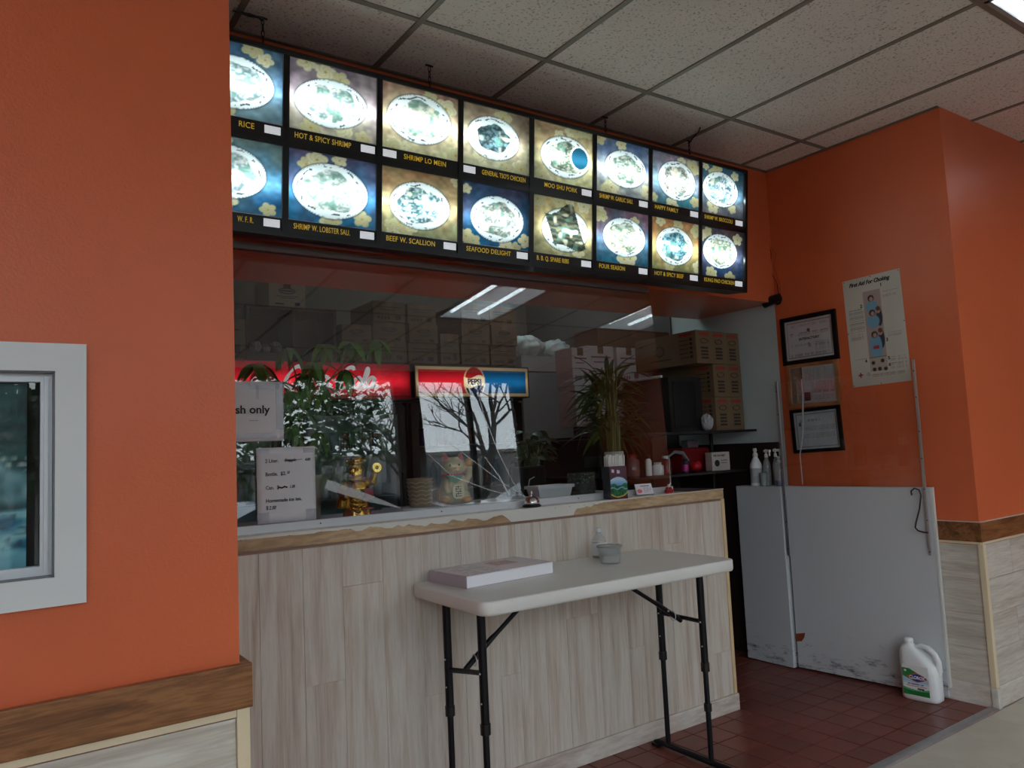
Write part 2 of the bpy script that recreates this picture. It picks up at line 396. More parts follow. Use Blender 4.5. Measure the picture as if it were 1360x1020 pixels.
# --- window in the partition
wn = struct('window_1')
def mitre(name, pts, y0, y1, m, par):
    return B().prism(pts, 0, y1-y0).build(name, m, par, (0, y1, 0), FRONT)
CAS = mat('white_window_casing', (218,221,221), .38, var=.02)
o = .058
mitre('casing', [(wx1,wz0),(wx1+o-.001,wz0-o+.001),(wx1+o-.001,wz1+o-.001),(wx1,wz1)], YP-.018, YP, CAS, wn)
mitre('casing', [(wx0,wz1),(wx1,wz1),(wx1+o,wz1+o),(wx0-o,wz1+o)], YP-.018, YP, CAS, wn)
mitre('casing', [(wx0-o,wz0-o),(wx1+o,wz0-o),(wx1,wz0),(wx0,wz0)], YP-.018, YP, CAS, wn)
mitre('casing', [(wx0-o,wz0-o),(wx0,wz0),(wx0,wz1),(wx0-o,wz1+o)], YP-.018, YP, CAS, wn)
B().box(wx0, wx1, YP-.012, -.702, wz0, wz0+.003).box(wx0, wx1, YP-.012, -.702, wz1-.003, wz1).box(wx1-.003, wx1, YP-.012, -.702, wz0, wz1).build('jamb_liner', mat('grey_jamb', (120,124,126), .5), wn)
af = B()
af.box(wx1-.024, wx1-.003, YP+.012, YP+.035, wz0+.003, wz1-.003); af.box(wx0, wx1-.024, YP+.012, YP+.035, wz0+.003, wz0+.022); af.box(wx0, wx1-.024, YP+.012, YP+.035, wz1-.020, wz1-.003)
af.box(wx1-.018, wx1-.010, YP+.006, YP+.012, wz0+.01, wz1-.01)
af.build('window_frame', mat('satin_aluminium_frame', (214,218,222), .35, .25), wn)
B().box(wx0, wx1-.026, YP+.022, YP+.026, wz0+.02, wz1-.02).build('window_pane', glass_mat('partition_window_glass', r0=.03), wn)
B().box(wx0, wx1, YP+.105, YP+.108, wz0, wz1).build('backing_board', mat('dark_brown_backing', (44,32,28), .6), wn)
def falls(u, v):
    n1 = vnoise(u, v, 26, 3); n2 = vnoise(u, v, 60, 4, 14); n3 = vnoise(u, v, 90, 9, 60)
    c = lerp((10,48,58), (28,84,88), n1)
    fall = np.clip((.62+.06*np.sin(u*30)-v)/.05, 0, 1)*np.clip((v-.34)/.05, 0, 1)
    c = over(c, fall*(.35+.5*n2), (150,200,215))
    rock = np.clip((.40+.10*np.sin(u*17+1)+.05*n1-v)/.04, 0, 1)
    c = over(c, rock, (16,104,140)); c = over(c, rock*np.clip(n1*2.4-1.1, 0, 1), (140,196,206)); c = over(c, rock*np.clip(.45-n3, 0, 1)*1.6, (8,52,74))
    c = over(c, np.clip((.12+.03*n1-v)/.03, 0, 1)*.8, (120,190,204))
    tw = np.clip((np.abs(v-.62-.05*np.sin(u*43))<.05)*(n3-.45)*3, 0, 1); return over(c, tw*.7, (210,225,220))
wp = printed('waterfall_poster', wx1-.046-wx0-.01, wz1-wz0-.03, 190, 90, falls, PRINTG, None, (wx0+.01, YP+.045, wz0+.01), FRONT)
sol = wp.modifiers.new('thick', 'SOLIDIFY'); sol.thickness = .002
tag(wp, 'teal and blue waterfall poster behind the small white-framed window in the orange wall', 'poster')

# --- chair rails, wainscot, baseboards on the partition and on the pier
ZR0, ZR1 = .812, .9095
t2 = struct('trim_2'); 
B().bev(ROOM_L, XP+.0225, YP-.0225, YP-.0008, ZR0, ZR1, .002).bev(XP+.0008, XP+.0225, YP-.0008, -.70, ZR0, ZR1, .002).build('chair_rail', RAIL, t2)
B().box(ROOM_L, XP-.004, YP-.012, YP-.0008, ZR0-.018, ZR0).build('cream_strip', CREAM, t2)
B().bev(XP-.012, XP+.017, YP-.016, YP-.0008, .0, ZR0-.0005, .002).build('corner_trim', CREAM, t2)
B().box(XP+.0008, XP+.010, YP-.0005, -.70, 0, ZR0-.0005).build('return_panel', LAM_V, t2)
for i, z in enumerate(np.arange(.1, .79, .173)):
    z1 = min(z+.171, ZR0-.018)
    B().box(ROOM_L+.0, -.62 + (i%2)*.4, YP-.008, YP-.0008, z, z1).build('plank', LAM_H, t2)
    B().box(-.618 + (i%2)*.4, XP-.013, YP-.008, YP-.0008, z, z1).build('plank', LAM_H, t2)
struct('baseboard_left', BASEB, B().bev(ROOM_L, XP-.013, YP-.014, YP-.0008, 0, .1025, .003))
t3 = struct('trim_3')
RX = XR-.0008; PY = YC-.0008
B().bev(XR-.011, RX, YC-.0108, .25, .800, .897, .002).bev(XR+.001, ROOM_R, YC-.0112, PY, .800, .897, .002).build('chair_rail', RAIL, t3)
B().box(XR-.014, RX, YC-.0135, .25, .897, .9005).box(XR+.0005, ROOM_R, YC-.014, PY, .897, .9005).build('rail_top', mat('pale_rail_edge', (206,200,190), .35), t3)
B().box(XR-.008, RX, YC-.002, .25, .788, .800).box(XR+.0005, ROOM_R, YC-.009, PY, .788, .7998).build('cream_strip', CREAM, t3)
B().bev(XR-.014, XR+.014, YC-.016, YC+.012, .10, .7875, .003).build('corner_trim', CREAM, t3)
B().bev(XR-.018, XR+.018, YC-.02, YC+.012, .001, .0995, .004).build('corner_block', mat('scuffed_white_block', (196,190,182), .5, var=.25, vscale=18), t3)
for i, z in enumerate(np.arange(.103, .78, .171)):
    z1 = min(z+.169, .7875)
    B().box(XR-.006, RX, YC+.013, .25, z, z1).build('plank', LAM_H, t3)
    for a, b in ((XR+.0145, 4.9-.5*(i%2)), (4.902-.5*(i%2), ROOM_R)): B().box(a, b, YC-.006, PY, z, z1).build('plank', LAM_H, t3)
struct('baseboard_right', BASEB, B().bev(XR-.0125, RX, YC+.0125, .25, 0, .1025, .003).box(XR-.0145, RX, YC+.0125, .25, .082, .088))
struct('baseboard_pier', BASEB, B().bev(XR+.0185, ROOM_R, YC-.0125, PY, 0, .1025, .003))

# ============================================================ SERVICE COUNTER
ct = thing('service_counter', 'long serving counter faced with upright whitewashed wood planks', 'counter')
CW = 3.192
B().box(XP, CW-.004, .002, .12, 0, 1.064).build('core', mat('counter_core_board', (96,76,60), .7), ct)
bd = [XP, .65, .80, .953, 1.10, 1.258, 1.42, 1.503, 1.60, 1.768, 1.865, 2.0, 2.117, 2.30, 2.474, 2.572, 2.77, 2.872, 3.02, 3.17]
joint = {.953: .577, 1.42: .444, 1.768: .449, 2.474: .43, 2.77: .873, .65: .35, 2.117: .62, 1.10: .9, 3.02: .3}
for a, b in zip(bd[:-1], bd[1:]):
    cuts = [.083, joint[a], 1.0525] if a in joint else [.083, 1.0525]
    for z0, z1 in zip(cuts[:-1], cuts[1:]):
        B().bev(a+.0004, b-.0004, -.0065+rnd.uniform(-.0006,.0006), .0015, z0+.0004, z1-.0004, .0008).build('plank', LAM_V, ct)
B().bev(3.170, CW, -.012, .0015, .085, 1.062, .003).build('corner_trim', mat('beige_corner_trim', (214,188,146), .45, var=.05), ct)
B().bev(XP, CW+.008, -.0155, .0018, .0005, .082, .003).box(XP, CW+.006, -.0175, -.015, .066, .07).build('baseboard', BASEB, ct)
B().box(XP, 3.17, -.0085, -.0005, 1.0530, 1.0575).box(XP, 3.17, -.0075, -.0005, 1.0590, 1.0625).build('reveal_strip', mat('pinkish_brown_strip', (158,128,112), .5), ct)
CAPM = wood('bare_wood_counter_edge', [(150,118,84),(186,156,118),(206,182,148)], (1,4,6), 3, .6, .02, rings=.5, dark=.25)
B().bev(XP, CW-.006, -.0135, .285, 1.0635, 1.1125, .002).build('wooden_cap', CAPM, ct)
# white laminate left on the edge, torn away in long ragged bites
xsn = np.arange(XP, CW-.004, .006); prof = []
kx = [XP, .73, 1.17, 1.30, 1.42, 1.56, 1.66, 1.72, 1.80, 1.851, 2.18, 2.20, 2.30, 2.36, 2.6, CW]
kv = [.10, .14, .24, .36, .42, .40, .30, .62, .40, 1.0, 1.0, .55, .30, .14, .06, .03]
vals = np.interp(xsn, kx, kv); rg = np.random.RandomState(5); nzz = np.interp(np.arange(len(xsn)), np.arange(0, len(xsn)+8, 4), rg.rand(len(range(0, len(xsn)+8, 4))))
vals = np.where((vals > .97), 1.0, np.clip(vals + (nzz-.5)*.28*(vals > .2) + (rg.rand(len(xsn))-.5)*.04, .03, 1))
lb = B(); hz = .0485
for i in range(len(xsn)-1):
    z0a, z0b = 1.1128-hz*vals[i], 1.1128-hz*vals[i+1]; x0, x1 = xsn[i], xsn[i+1]
    vs = [(x0,-.0152,z0a),(x1,-.0152,z0b),(x1,-.0152,1.1140),(x0,-.0152,1.1140),(x0,-.0134,z0a),(x1,-.0134,z0b),(x1,-.0134,1.1140),(x0,-.0134,1.1140)]
    lb.add(vs, [(0,1,2,3),(0,4,5,1),(4,7,6,5)])
lb.build('torn_laminate_edge', mat('white_laminate', (214,212,204), .35, var=.03), ct)
B().box(XP, 2.93, -.0134, .285, 1.1126, 1.1142).build('laminate_top', mat('white_laminate', ()), ct)
B().box(2.932, CW-.008, -.012, .283, 1.1126, 1.1134).build('bare_top', mat('dark_worn_counter_top', (60,52,46), .5), ct)
sc = B()
for x in (.74, .905, 1.02, 1.13, 1.21, 2.08, 2.16, 2.245, 2.30, 2.335, 2.42, 2.55, 2.64): sc.ball((x, -.0155, 1.1045-.0015*(x>2)), .0018, 4)
sc.build('nail_heads', BLACK, ct, kind='stuff')
B().box(XP+.01, 2.9, .286, .66, 1.085, 1.1128).build('rear_shelf', mat('grey_white_shelf', (176,176,176), .4), ct)

# white ledge board on the shelf
lg = thing('raised_ledge', 'long low white ledge board behind the counter glass, below the waving cat', 'shelf', (0,0,1.1143))
B().bev(1.42, 2.12, .13, .33, 0, .031, .003).build('board', mat('white_ledge_paint', (206,207,212), .35), lg)
B().box(1.42, 2.12, .127, .1298, .012, .0145).build('groove_strip', mat('grey_groove', (150,150,156), .4), lg)

# ============================================================ GLASS SCREEN
gs = thing('glass_screen', 'clear glass sneeze screen standing on the serving counter, bowed back towards its top', 'glass screen')
def gy(z): s = max(0., (z-1.12)/1.045); return .08 + .068*s**1.6
b = B(); N = 40; vs = []; fs = []
zs = np.linspace(1.118, 2.172, N+1)
for z in zs:
    for x in (.512, 2.90):
        for d in (-.002, .002): vs.append((x, gy(z)+d, z))
for i in range(N):
    a = i*4; fs += [(a, a+2, a+6, a+4), (a+1, a+5, a+7, a+3)]
b.add(vs, fs, True)
b.add(vs, [(i*4+2, i*4+3, i*4+7, i*4+6) for i in range(N)])
gp = b.build('pane', GLASS, gs)
B().box(.512, 2.903, .066, .0775, 1.1145, 1.1425).box(.512, 2.903, .083, .094, 1.1145, 1.1425).box(.512,2.903,.0625,.066,1.1145,1.1175).build('bottom_rail', ALU_W, gs)
b = B()
for x in (1.05, 1.56, 2.28, .66, 2.02, 2.7): b.ball((x, .0655, 1.129), .0028, 5)
b.build('rail_screws', BLACK, gs, kind='stuff')
B().box(.512, 2.88, .128, .142, 2.148, 2.172).box(.512, 2.88, .155, .165, 2.148, 2.172).build('top_rail', mat('dull_rail', (112,96,92), .45, .4), gs)
B().box(2.9005, 2.9035, gy(1.2)-.003, gy(1.2)+.003, 1.143, 1.30).build('edge_chip_guard', mat('clear_edge', (150,158,156), .3), gs)
CRM = glass_mat('crease_in_clear_film', (236,240,240), .25, .25, haze=.35, hcol=(225,232,232))
def on_glass(pts, wd):
    """flat thin crease following the pane"""
    b = B(); vs = []
    for i, (x, z, k) in enumerate(pts):
        t = Vector((pts[min(i+1,len(pts)-1)][0]-pts[max(i-1,0)][0], 0, pts[min(i+1,len(pts)-1)][1]-pts[max(i-1,0)][1])).normalized()
        nrm = Vector((t.z, 0, -t.x)); y = gy(z)-.0032
        vs += [Vector((x, y, z))+nrm*wd*k, Vector((x, y, z))-nrm*wd*k]
    b.add(vs, [(2*i, 2*i+1, 2*i+3, 2*i+2) for i in range(len(pts)-1)]); return b
for pts, wd in [([(1.99,1.155,1),(1.93,1.22,.8),(1.86,1.36,.8),(1.80,1.52,.7),(1.77,1.66,.5)], .0016),
                ([(1.99,1.155,1),(1.88,1.22,.8),(1.74,1.32,.8),(1.60,1.42,.4)], .0018),
                ([(1.97,1.15,1),(1.80,1.20,.8),(1.62,1.27,.8),(1.50,1.38,.3)], .0018),
                ([(1.90,1.175,1),(1.86,1.25,.8),(1.79,1.34,.3)], .004),
                ([(1.62,1.145,.1),(1.57,1.155,1),(1.52,1.166,.1)], .008),
                ([(1.38,1.158,.1),(1.25,1.205,1),(1.10,1.262,1.3),(1.08,1.27,1.2)], .014)]:
    on_glass(pts, wd).build('crease', CRM, gs)

# ============================================================ PAPER SIGNS ON THE GLASS
PAPER = mat('white_paper', (206,206,210), .6, var=.02)
INK = mat('black_ink', (22,22,26), .6)
TAPE = glass_mat('clear_tape', (246,246,248), .05, .3, haze=.06, hcol=(230,230,234))
def sign(label, x, z, w_, h_, y, rz=0., name='paper_sign'):
    t = thing(name, label, 'sign', (x, y, z), (0, 0, 0))
    b = B(); n = 10; vs = []; rr = random.Random(int(x*1000))
    for j in range(n+1):
        for i in range(n+1): vs.append((w_*i/n, rr.uniform(-.0006,.0006), h_*j/n))
    b.add(vs, [(j*(n+1)+i, j*(n+1)+i+1, (j+1)*(n+1)+i+1, (j+1)*(n+1)+i) for j in range(n) for i in range(n)], True)
    o = b.build('sheet', PAPER, t); m_ = o.modifiers.new('t', 'SOLIDIFY'); m_.thickness = .0006; m_.offset = 0
    return t
s1 = sign('white paper sign reading cash only taped to the left of the glass', .600, 1.437, .322, .214, .0735)
txt('Cash only', .040, INK, s1, (.104, -.0022, .1), FRONT, off=.0008, sx=1.05)
B().box(.20, .23, -.0016, -.0008, .073, .0745).build('underline', mat('grey_ink', (110,110,115)), s1)
for a in [(.295,.04,.325,.205), (.05,.008,.30,.03), (.2,.185,.31,.208), (.225,.15,.235,.2)]: B().box(a[0], a[2], -.0020, -.0014, a[1], a[3]).build('tape', TAPE, s1)
s2 = sign('white paper drinks price list with black text taped low on the glass', .822, 1.1445, .214, .268, .0715)
texts([('2 Liter.', .0185, .03, .215), ('Bottle.  $2.', .0185, .03, .168), ('Can.  $', .0185, .03, .120), ('Homemade ice tea.', .0185, .03, .074), ('$', .0185, .03, .050)], mat('grey_black_ink', (50,50,56)), s2, (0,-.0018,0), FRONT, sx=.9, off=.0003)
texts([('Snapple', .017, .100, .216), ('4.00', .015, .175, .216), ('25', .012, .108, .173), ('1.50', .014, .116, .121), ('2.00', .018, .040, .049)], INK, s2, (0,-.0020,0), FRONT, shear=.3, sx=.8, off=.0003)
B().tube([(.098,0,.2215),(.13,0,.2195),(.165,0,.2225)], .0009, 5).build('scribble', INK, s2, (0,-.002,0)); B().tube([(.078,0,.1265),(.088,0,.1225),(.098,0,.1275),(.108,0,.1235)], .0028, 5).build('scribble', INK, s2, (0,-.002,0))
for a in [(.0,.246,.045,.264), (.17,.246,.212,.264), (.0,.004,.04,.04), (.175,.004,.212,.04)]: B().box(a[0], a[2], -.0026, -.0018, a[1], a[3]).build('tape', TAPE, s2)

# ============================================================ MENU BOARD
MB = thing('menu_board', 'wide black hanging menu board with sixteen backlit dish pictures in two rows', 'menu board', (.551, .01, 2.18), (R(90+5.35), 0, 0))
PW, PH, MW, MH = .3703, .335, .3703*8, .670
b = B().box(-.02, MW+.008, -.002, MH+.004, -.135, -.130)               # back
b.box(-.02, MW+.008, MH+.0, MH+.004, -.13, .0).box(-.02, MW+.008, -.004, .0, -.13, .0).box(-.02, -.016, 0, MH, -.13, 0).box(MW+.004, MW+.008, 0, MH, -.13, 0)
b.build('housing', BLACKM, MB)
inner = B().box(-.015, MW+.003, .001, MH-.002, -.129, -.127).build('reflector', mat('grey_reflector', (96,96,96), .6), MB)
TUBE = mat('lit_fluorescent_tube', (255,255,255), .5, emit=(222,244,250), es=36.)
for r in range(2):
    for k in range(2):
        B().tube([(.03+k*1.5, PH*(r+.54), -.036), (.03+k*1.5+1.4, PH*(r+.54), -.036)], .008, 10).build('lamp_tube', TUBE, MB)
B().box(-.015, MW+.003, PH-.004, PH+.004, -.126, -.01).build('row_divider', mat('grey_reflector', ()), MB)
fr = B()
fr.box(-.022, MW+.010, MH-.012, MH+.006, -.02, .006).box(-.022, MW+.010, -.006, .012, -.02, .006).box(-.022, -.004, .012, MH-.012, -.02, .006).box(MW-.008, MW+.010, .012, MH-.012, -.02, .006)
fr.build('outer_frame', BLACKM, MB)
for k in range(1, 8): B().box(k*PW-.0115, k*PW+.0115, .012, MH-.012, -.012, .004).build('upright_bar', BLACKM, MB)
B().box(-.004, MW-.008, PH-.012, PH+.012, -.012, .0032).build('middle_bar', BLACKM, MB)
BACKLIT = attr_mat('backlit_film', .28, .5, translucent=.88)
YEL = mat('yellow_lettering', (226,196,70), .5, emit=(226,190,60), es=.22)
PATCH = mat('white_price_patch', (228,232,238), .5, emit=(228,235,240), es=.45)
STRIP = mat('black_label_strip', (24,22,22), .35)
CHR = mat('thin_chrome_edge', (170,172,176), .25, .8)
BGS = [((58,84,112),(120,140,140)), ((120,98,112),(190,178,150)), ((150,108,92),(205,196,150)), ((140,112,92),(196,186,150)), ((176,140,104),(196,190,140)), ((66,84,120),(176,168,150)), ((150,120,130),(60,110,120)), ((34,78,100),(120,110,112)),
       ((120,130,120),(36,84,120)), ((96,84,110),(40,104,136)), ((168,120,84),(150,150,110)), ((70,60,78),(20,92,128)), ((190,160,110),(160,150,110)), ((130,90,100),(40,96,116)), ((190,120,76),(132,140,92)), ((96,72,70),(36,66,104))]
FOODS = [((120,140,140),(226,228,224)), ((126,140,140),(230,226,208)), ((170,170,150),(236,232,212)), ((44,50,48),(92,120,128)), ((96,110,90),(216,212,190)), ((110,120,104),(240,236,222)), ((120,110,100),(240,240,226)), ((70,100,120),(226,222,214)),
         ((120,136,140),(236,232,220)), ((150,160,150),(240,240,230)), ((66,92,96),(226,230,224)), ((112,118,112),(220,214,196)), ((52,58,52),(96,92,70)), ((120,128,96),(240,238,224)), ((40,84,100),(150,176,180)), ((126,130,104),(236,234,214))]
def dish(idx):
    rs = np.random.RandomState(40+idx)
    cx, cy = .5+rs.uniform(-.06,.06), .5+rs.uniform(-.04,.04); rx, ry = .40+rs.uniform(-.02,.03), .36+rs.uniform(-.02,.04); an = rs.uniform(-.25,.05)
    fl_ = [(rs.rand(), rs.choice([0,1])*.8+.1+rs.uniform(-.1,.1), rs.uniform(.09,.17)) for _ in range(6)]
    ph = rs.uniform(0, 6, 4)
    def fn(u, v):
        n1 = vnoise(u, v, 5, idx+1); n2 = vnoise(u, v, 22, idx+50); n3 = vnoise(u, v, 44, idx+90)
        c = .98*lerp(BGS[idx][0], BGS[idx][1], np.clip(.15+.75*(1-v)+.5*(n1-.5), 0, 1)); c = c*(.84+.3*vnoise(u, v, 12, idx+70))[:,None]*(.9+.2*n2)[:,None]
        for k, (fx, fy, fr_) in enumerate(fl_):
            dx, dy = (u-fx)*1.06, (v-fy); r = np.hypot(dx, dy); a = np.arctan2(dy, dx)
            pet = fr_*(.72+.28*np.abs(np.sin(a*2.5+k)))
            mk = np.clip((pet-r)/.012, 0, 1); c = over(c, mk, (206-20*(k%2),194-20*(k%2),156-24*(k%2)))
            c = over(c, mk*np.clip(np.sin(r*110+a*5+k)-.35, 0, 1)*.6, (170,150,100)); c = over(c, np.clip((fr_*.16-r)/.01, 0, 1), (180,140,60))
        du, dv = u-cx, (v-cy); x = du*cos(an)-dv*sin(an); y = du*sin(an)+dv*cos(an); r = np.hypot(x/rx, y/ry); a = np.arctan2(y/ry, x/rx)
        c = over(c, np.clip((1.06-r)/.04, 0, 1)*.45, (40,50,60))
        c = over(c, np.clip((1-r)/.02, 0, 1), (226,228,224))
        c = over(c, np.clip(1-np.abs(r-.965)/.012, 0, 1)*.7, (130,140,150))
        mot = (np.abs(r-.87-.04*np.sin(a*9+ph[0])) < .030)*(vnoise((a+pi)/(2*pi), r, 46, idx+400, 6) > .60)
        c = over(c, mot*.8, (60,66,72))
        edge = .76+.05*np.sin(a*5+ph[3])+.07*(n2-.5)
        if idx == 3: edge = edge*(.86)
        if idx == 12: inn = (np.abs(x-.0+.08*y) < .26)*(np.abs(y-.03) < .34+.08*np.sin(x*9)); fm = inn.astype(float)
        else: fm = np.clip((edge-r)/.03, 0, 1)
        g = n3*.55+n2*.45
        if idx == 12: g = .5+.5*np.sin(y*60+x*18+4*n2)*.9
        fc = lerp(FOODS[idx][0], FOODS[idx][1], np.clip((g-.3)*2.4, 0, 1))
        fc = fc*(.62+.55*vnoise(u, v, 7, idx+33))[:,None]; c = c*(1-fm[:,None]) + fc*fm[:,None]
        c = over(c, fm*np.clip((vnoise(u, v, 14, idx+200)-.62)*5, 0, 1)*.7, (84,118,104))
        c = over(c, fm*np.clip((vnoise(u, v, 11, idx+300)-.68)*6, 0, 1)*.7, (226,206,176))
        if idx == 4:
            r4 = np.hypot((u-.78)/.155, (v-.50)/.20); c = over(c, np.clip((1.12-r4)/.03, 0, 1), (238,240,236)); c = over(c, np.clip((.96-r4)/.03, 0, 1), (24,66,84))
        return c
    return fn
NAMES = ['RICE', 'HOT & SPICY SHRIMP', 'SHRIMP LO MEIN', "GENERAL TSO'S CHICKEN", 'MOO SHU PORK', 'SHRIMP W. GARLIC SAU.', 'HAPPY FAMILY', 'SHRIMP W. BROCCOLI',
         'W. F. R.', 'SHRIMP W. LOBSTER SAU.', 'BEEF W. SCALLION', 'SEAFOOD DELIGHT', 'B. B. Q. SPARE RIBS', 'FOUR SEASON', 'HOT & SPICY BEEF', 'KUNG PAO CHICKEN']
TX = {0: .19, 8: .19, 2: .095, 3: .095, 4: .06}
for idx in range(16):
    col_, row = idx % 8, 1-idx//8
    pn = bpy.data.objects.new('menu_panel', None); COL.objects.link(pn); pn.parent = MB; pn.location = (col_*PW+.0115, row*PH+.012, 0)
    pn['label'] = 'backlit dish picture panel'
    w_, h_ = PW-.023, PH-.024
    if col_ == 7: w_ -= .008
    LS = .049
    # light box cell behind the picture
    printed('dish_picture', w_, h_-LS, 92, 74, dish(idx), BACKLIT, pn, (0, LS, -.004))
    b = B().box(0, w_, 0, LS, -.006, -.001); b.build('label_strip', STRIP, pn)
    B().box(0, w_, LS-.0006, LS+.001, -.003, .0).box(w_-.0016, w_, LS, h_, -.003, .001).build('chrome_edge', CHR, pn)
    tx = TX.get(idx, .02 if len(NAMES[idx]) > 12 else .02)
    nm = NAMES[idx]; avail = w_-.078-(tx-.0 if idx in (2,3) else tx)
    if idx in (2, 3): avail = w_-.1
    sz = .029; sx = min(.86, avail/(len(nm)*sz*.62)) if nm not in ('RICE',) else .9
    txt(nm, sz, YEL, pn, (tx, .017, .0), (0,0,0), ext=.0004, sx=sx, off=.0002, spacing=1.05)
    px = .004 if idx in (2, 3) else w_-.066
    B().box(px, px+.058, .012, .040, -.0008, .0014).build('price_patch', PATCH, pn)
# hanging hooks and chains
for i, (x, y) in enumerate([(.88,.085),(1.598,.092),(2.626,.11),(3.254,.115)]):
    h = thing('menu_chain', 'short black chain hanging the menu board from the ceiling, %s' % ['nearest the left wall','second from the left','third from the left','nearest the corner'][i], 'chain', (x, y, 2.86), group='chains holding the menu board')
    zt = HC-2.86-.006
    B().tube([(0,0,-.005),(0,0,.03)], .003, 6).build('eye_bolt', BLACKM, h)
    nl = 6
    for k in range(nl):
        z0 = .025+(zt-.03)*k/nl; z1 = z0+(zt-.03)/nl+.006; cxs = []
        for q in range(13):
            a = 2*pi*q/12; cc = (cos(a)*.0055, 0, (z0+z1)/2+sin(a)*(z1-z0)/2)
            cxs.append((cc[0], 0, cc[2]) if k % 2 else (0, cc[0], cc[2]))
        B().tube(cxs, .0018, 5, caps=False).build('link', BLACKM, h)
    B().tube([(-.018,0,zt),(0,0,zt+.002),(.018,0,zt)], .004, 6).build('ceiling_hook', BLACKM, h)
wr = thing('loose_wire', 'thin black wire tied along the ceiling to the hanging chain nearest the corner', 'wire', (3.254, .115, 3.02))
B().tube([(0,0,0),(-.01,-.03,.008),(-.03,-.07,.01),(-.045,-.11,.012),(-.09,-.16,.009)], .004, 6).build('wire', BLACKM, wr)
wr = thing('torn_tile_wire', 'dark twisted wire and torn tile edge at the hanging chain nearest the left wall', 'wire', (.88, .08, 3.02))
B().tube([(0,0,0),(-.02,-.002,.006),(-.05,.004,.008),(-.08,.0,.006),(-.11,.005,.009)], [.006,.004,.007,.004,.003], 6).build('wire', BLACKM, wr)

# ============================================================ CEILING LIGHTS
LT = mat('room_light_tube', (255,255,255), .5, emit=(235,245,255), es=14.)
def troffer(k, ri, label, es=None):
    xa = GX+k*T; ya, yb = rows[ri]
    t = thing('ceiling_light', label, 'ceiling light', (xa+T/2, (ya+yb)/2, HC), group='recessed ceiling lights')
    L_, W_ = (ya-yb)/2-.013, T/2-.013
    b = B().box(-W_, W_, -L_, L_, .115, .12); b.box(-W_, -W_+.004, -L_, L_, 0, .12).box(W_-.004, W_, -L_, L_, 0, .12).box(-W_, W_, -L_, -L_+.004, 0, .12).box(-W_, W_, L_-.004, L_, 0, .12)
    b.build('housing', mat('white_enamel', (236,238,238), .3), t)
    for x in (-.14, .14): B().tube([(x, -L_+.03, .06), (x, L_-.03, .06)], .016, 10).build('lamp_tube', LT, t)
    fr_ = B().box(-W_, -W_+.018, -L_, L_, -.006, .001).box(W_-.018, W_, -L_, L_, -.006, .001).box(-W_, W_, -L_, -L_+.018, -.006, .001).box(-W_, W_, L_-.018, L_, -.006, .001)
    fr_.build('frame', mat('lamp_frame', (150,150,150), .4), t)
    B().box(-W_+.018, W_-.018, -L_+.018, L_-.018, -.002, .0).build('lens', glass_mat('clear_acrylic_lens', r0=.04, haze=.12), t)
troffer(3, 2, 'recessed two-tube ceiling light in the top right corner of the picture')
troffer(6, 2, 'recessed two-tube ceiling light over the dining side beyond the orange pier')
troffer(-4, 2, 'unseen two-tube ceiling light added for room light over the far left of the dining room')  # extra fixture out of view, added to light the room
# kitchen lamp
kl = thing('kitchen_light', 'plain strip light on the kitchen ceiling behind the bulkhead', 'ceiling light', (3.3, 1.6, HC-.005))
B().box(-.06, .06, -.6, .6, -.05, 0).build('housing', mat('white_enamel', ()), kl)
B().tube([(0,-.58,-.07),(0,.58,-.07)], .016, 10).build('lamp_tube', mat('kitchen_tube', (255,255,255), .5, emit=(205,235,240), es=24.), kl)

# ============================================================ FOLDING TABLE
tb = thing('folding_table', 'white folding table on black height-adjustable legs in front of the counter', 'table', (1.972, -.292, 0), (0, 0, R(-1.2)))
def rrect(x0, x1, y0, y1, r, n=8):
    p = []
    for cx, cy, a0 in ((x1-r,y1-r,0),(x0+r,y1-r,90),(x0+r,y0+r,180),(x1-r,y0+r,270)):
        for k in range(n+1): a = R(a0+90*k/n); p.append((cx+r*cos(a), cy+r*sin(a)))
    return p
ZT_ = .876
def slab(x0, x1, y0, y1, r, z0, z1, bv):
    b = B(); layers = [(z0, bv*.0+.012), (z0+.002, .004), (z0+.010, 0), (z1-bv, 0), (z1-bv*.3, bv*.3), (z1, bv)]
    rings = [[(x, y, z) for x, y in rrect(x0+i, x1-i, y0+i, y1-i, max(r-i, .002))] for z, i in layers]
    n = len(rings[0]); vs = [v for q in rings for v in q]
    b.add(vs, [(i*n+k, i*n+(k+1) % n, (i+1)*n+(k+1) % n, (i+1)*n+k) for i in range(len(rings)-1) for k in range(n)], True)
    b.add(rings[0], [tuple(range(n))[::-1]]); b.add(rings[-1], [tuple(range(n))]); return b
TOPM = mat('white_moulded_table_plastic', (222,221,217), .42, var=.03, vscale=5, bump=.15, bscale=400)
slab(-.612, .612, -.268, .268, .045, ZT_-.048, ZT_, .006).build('tabletop', TOPM, tb)
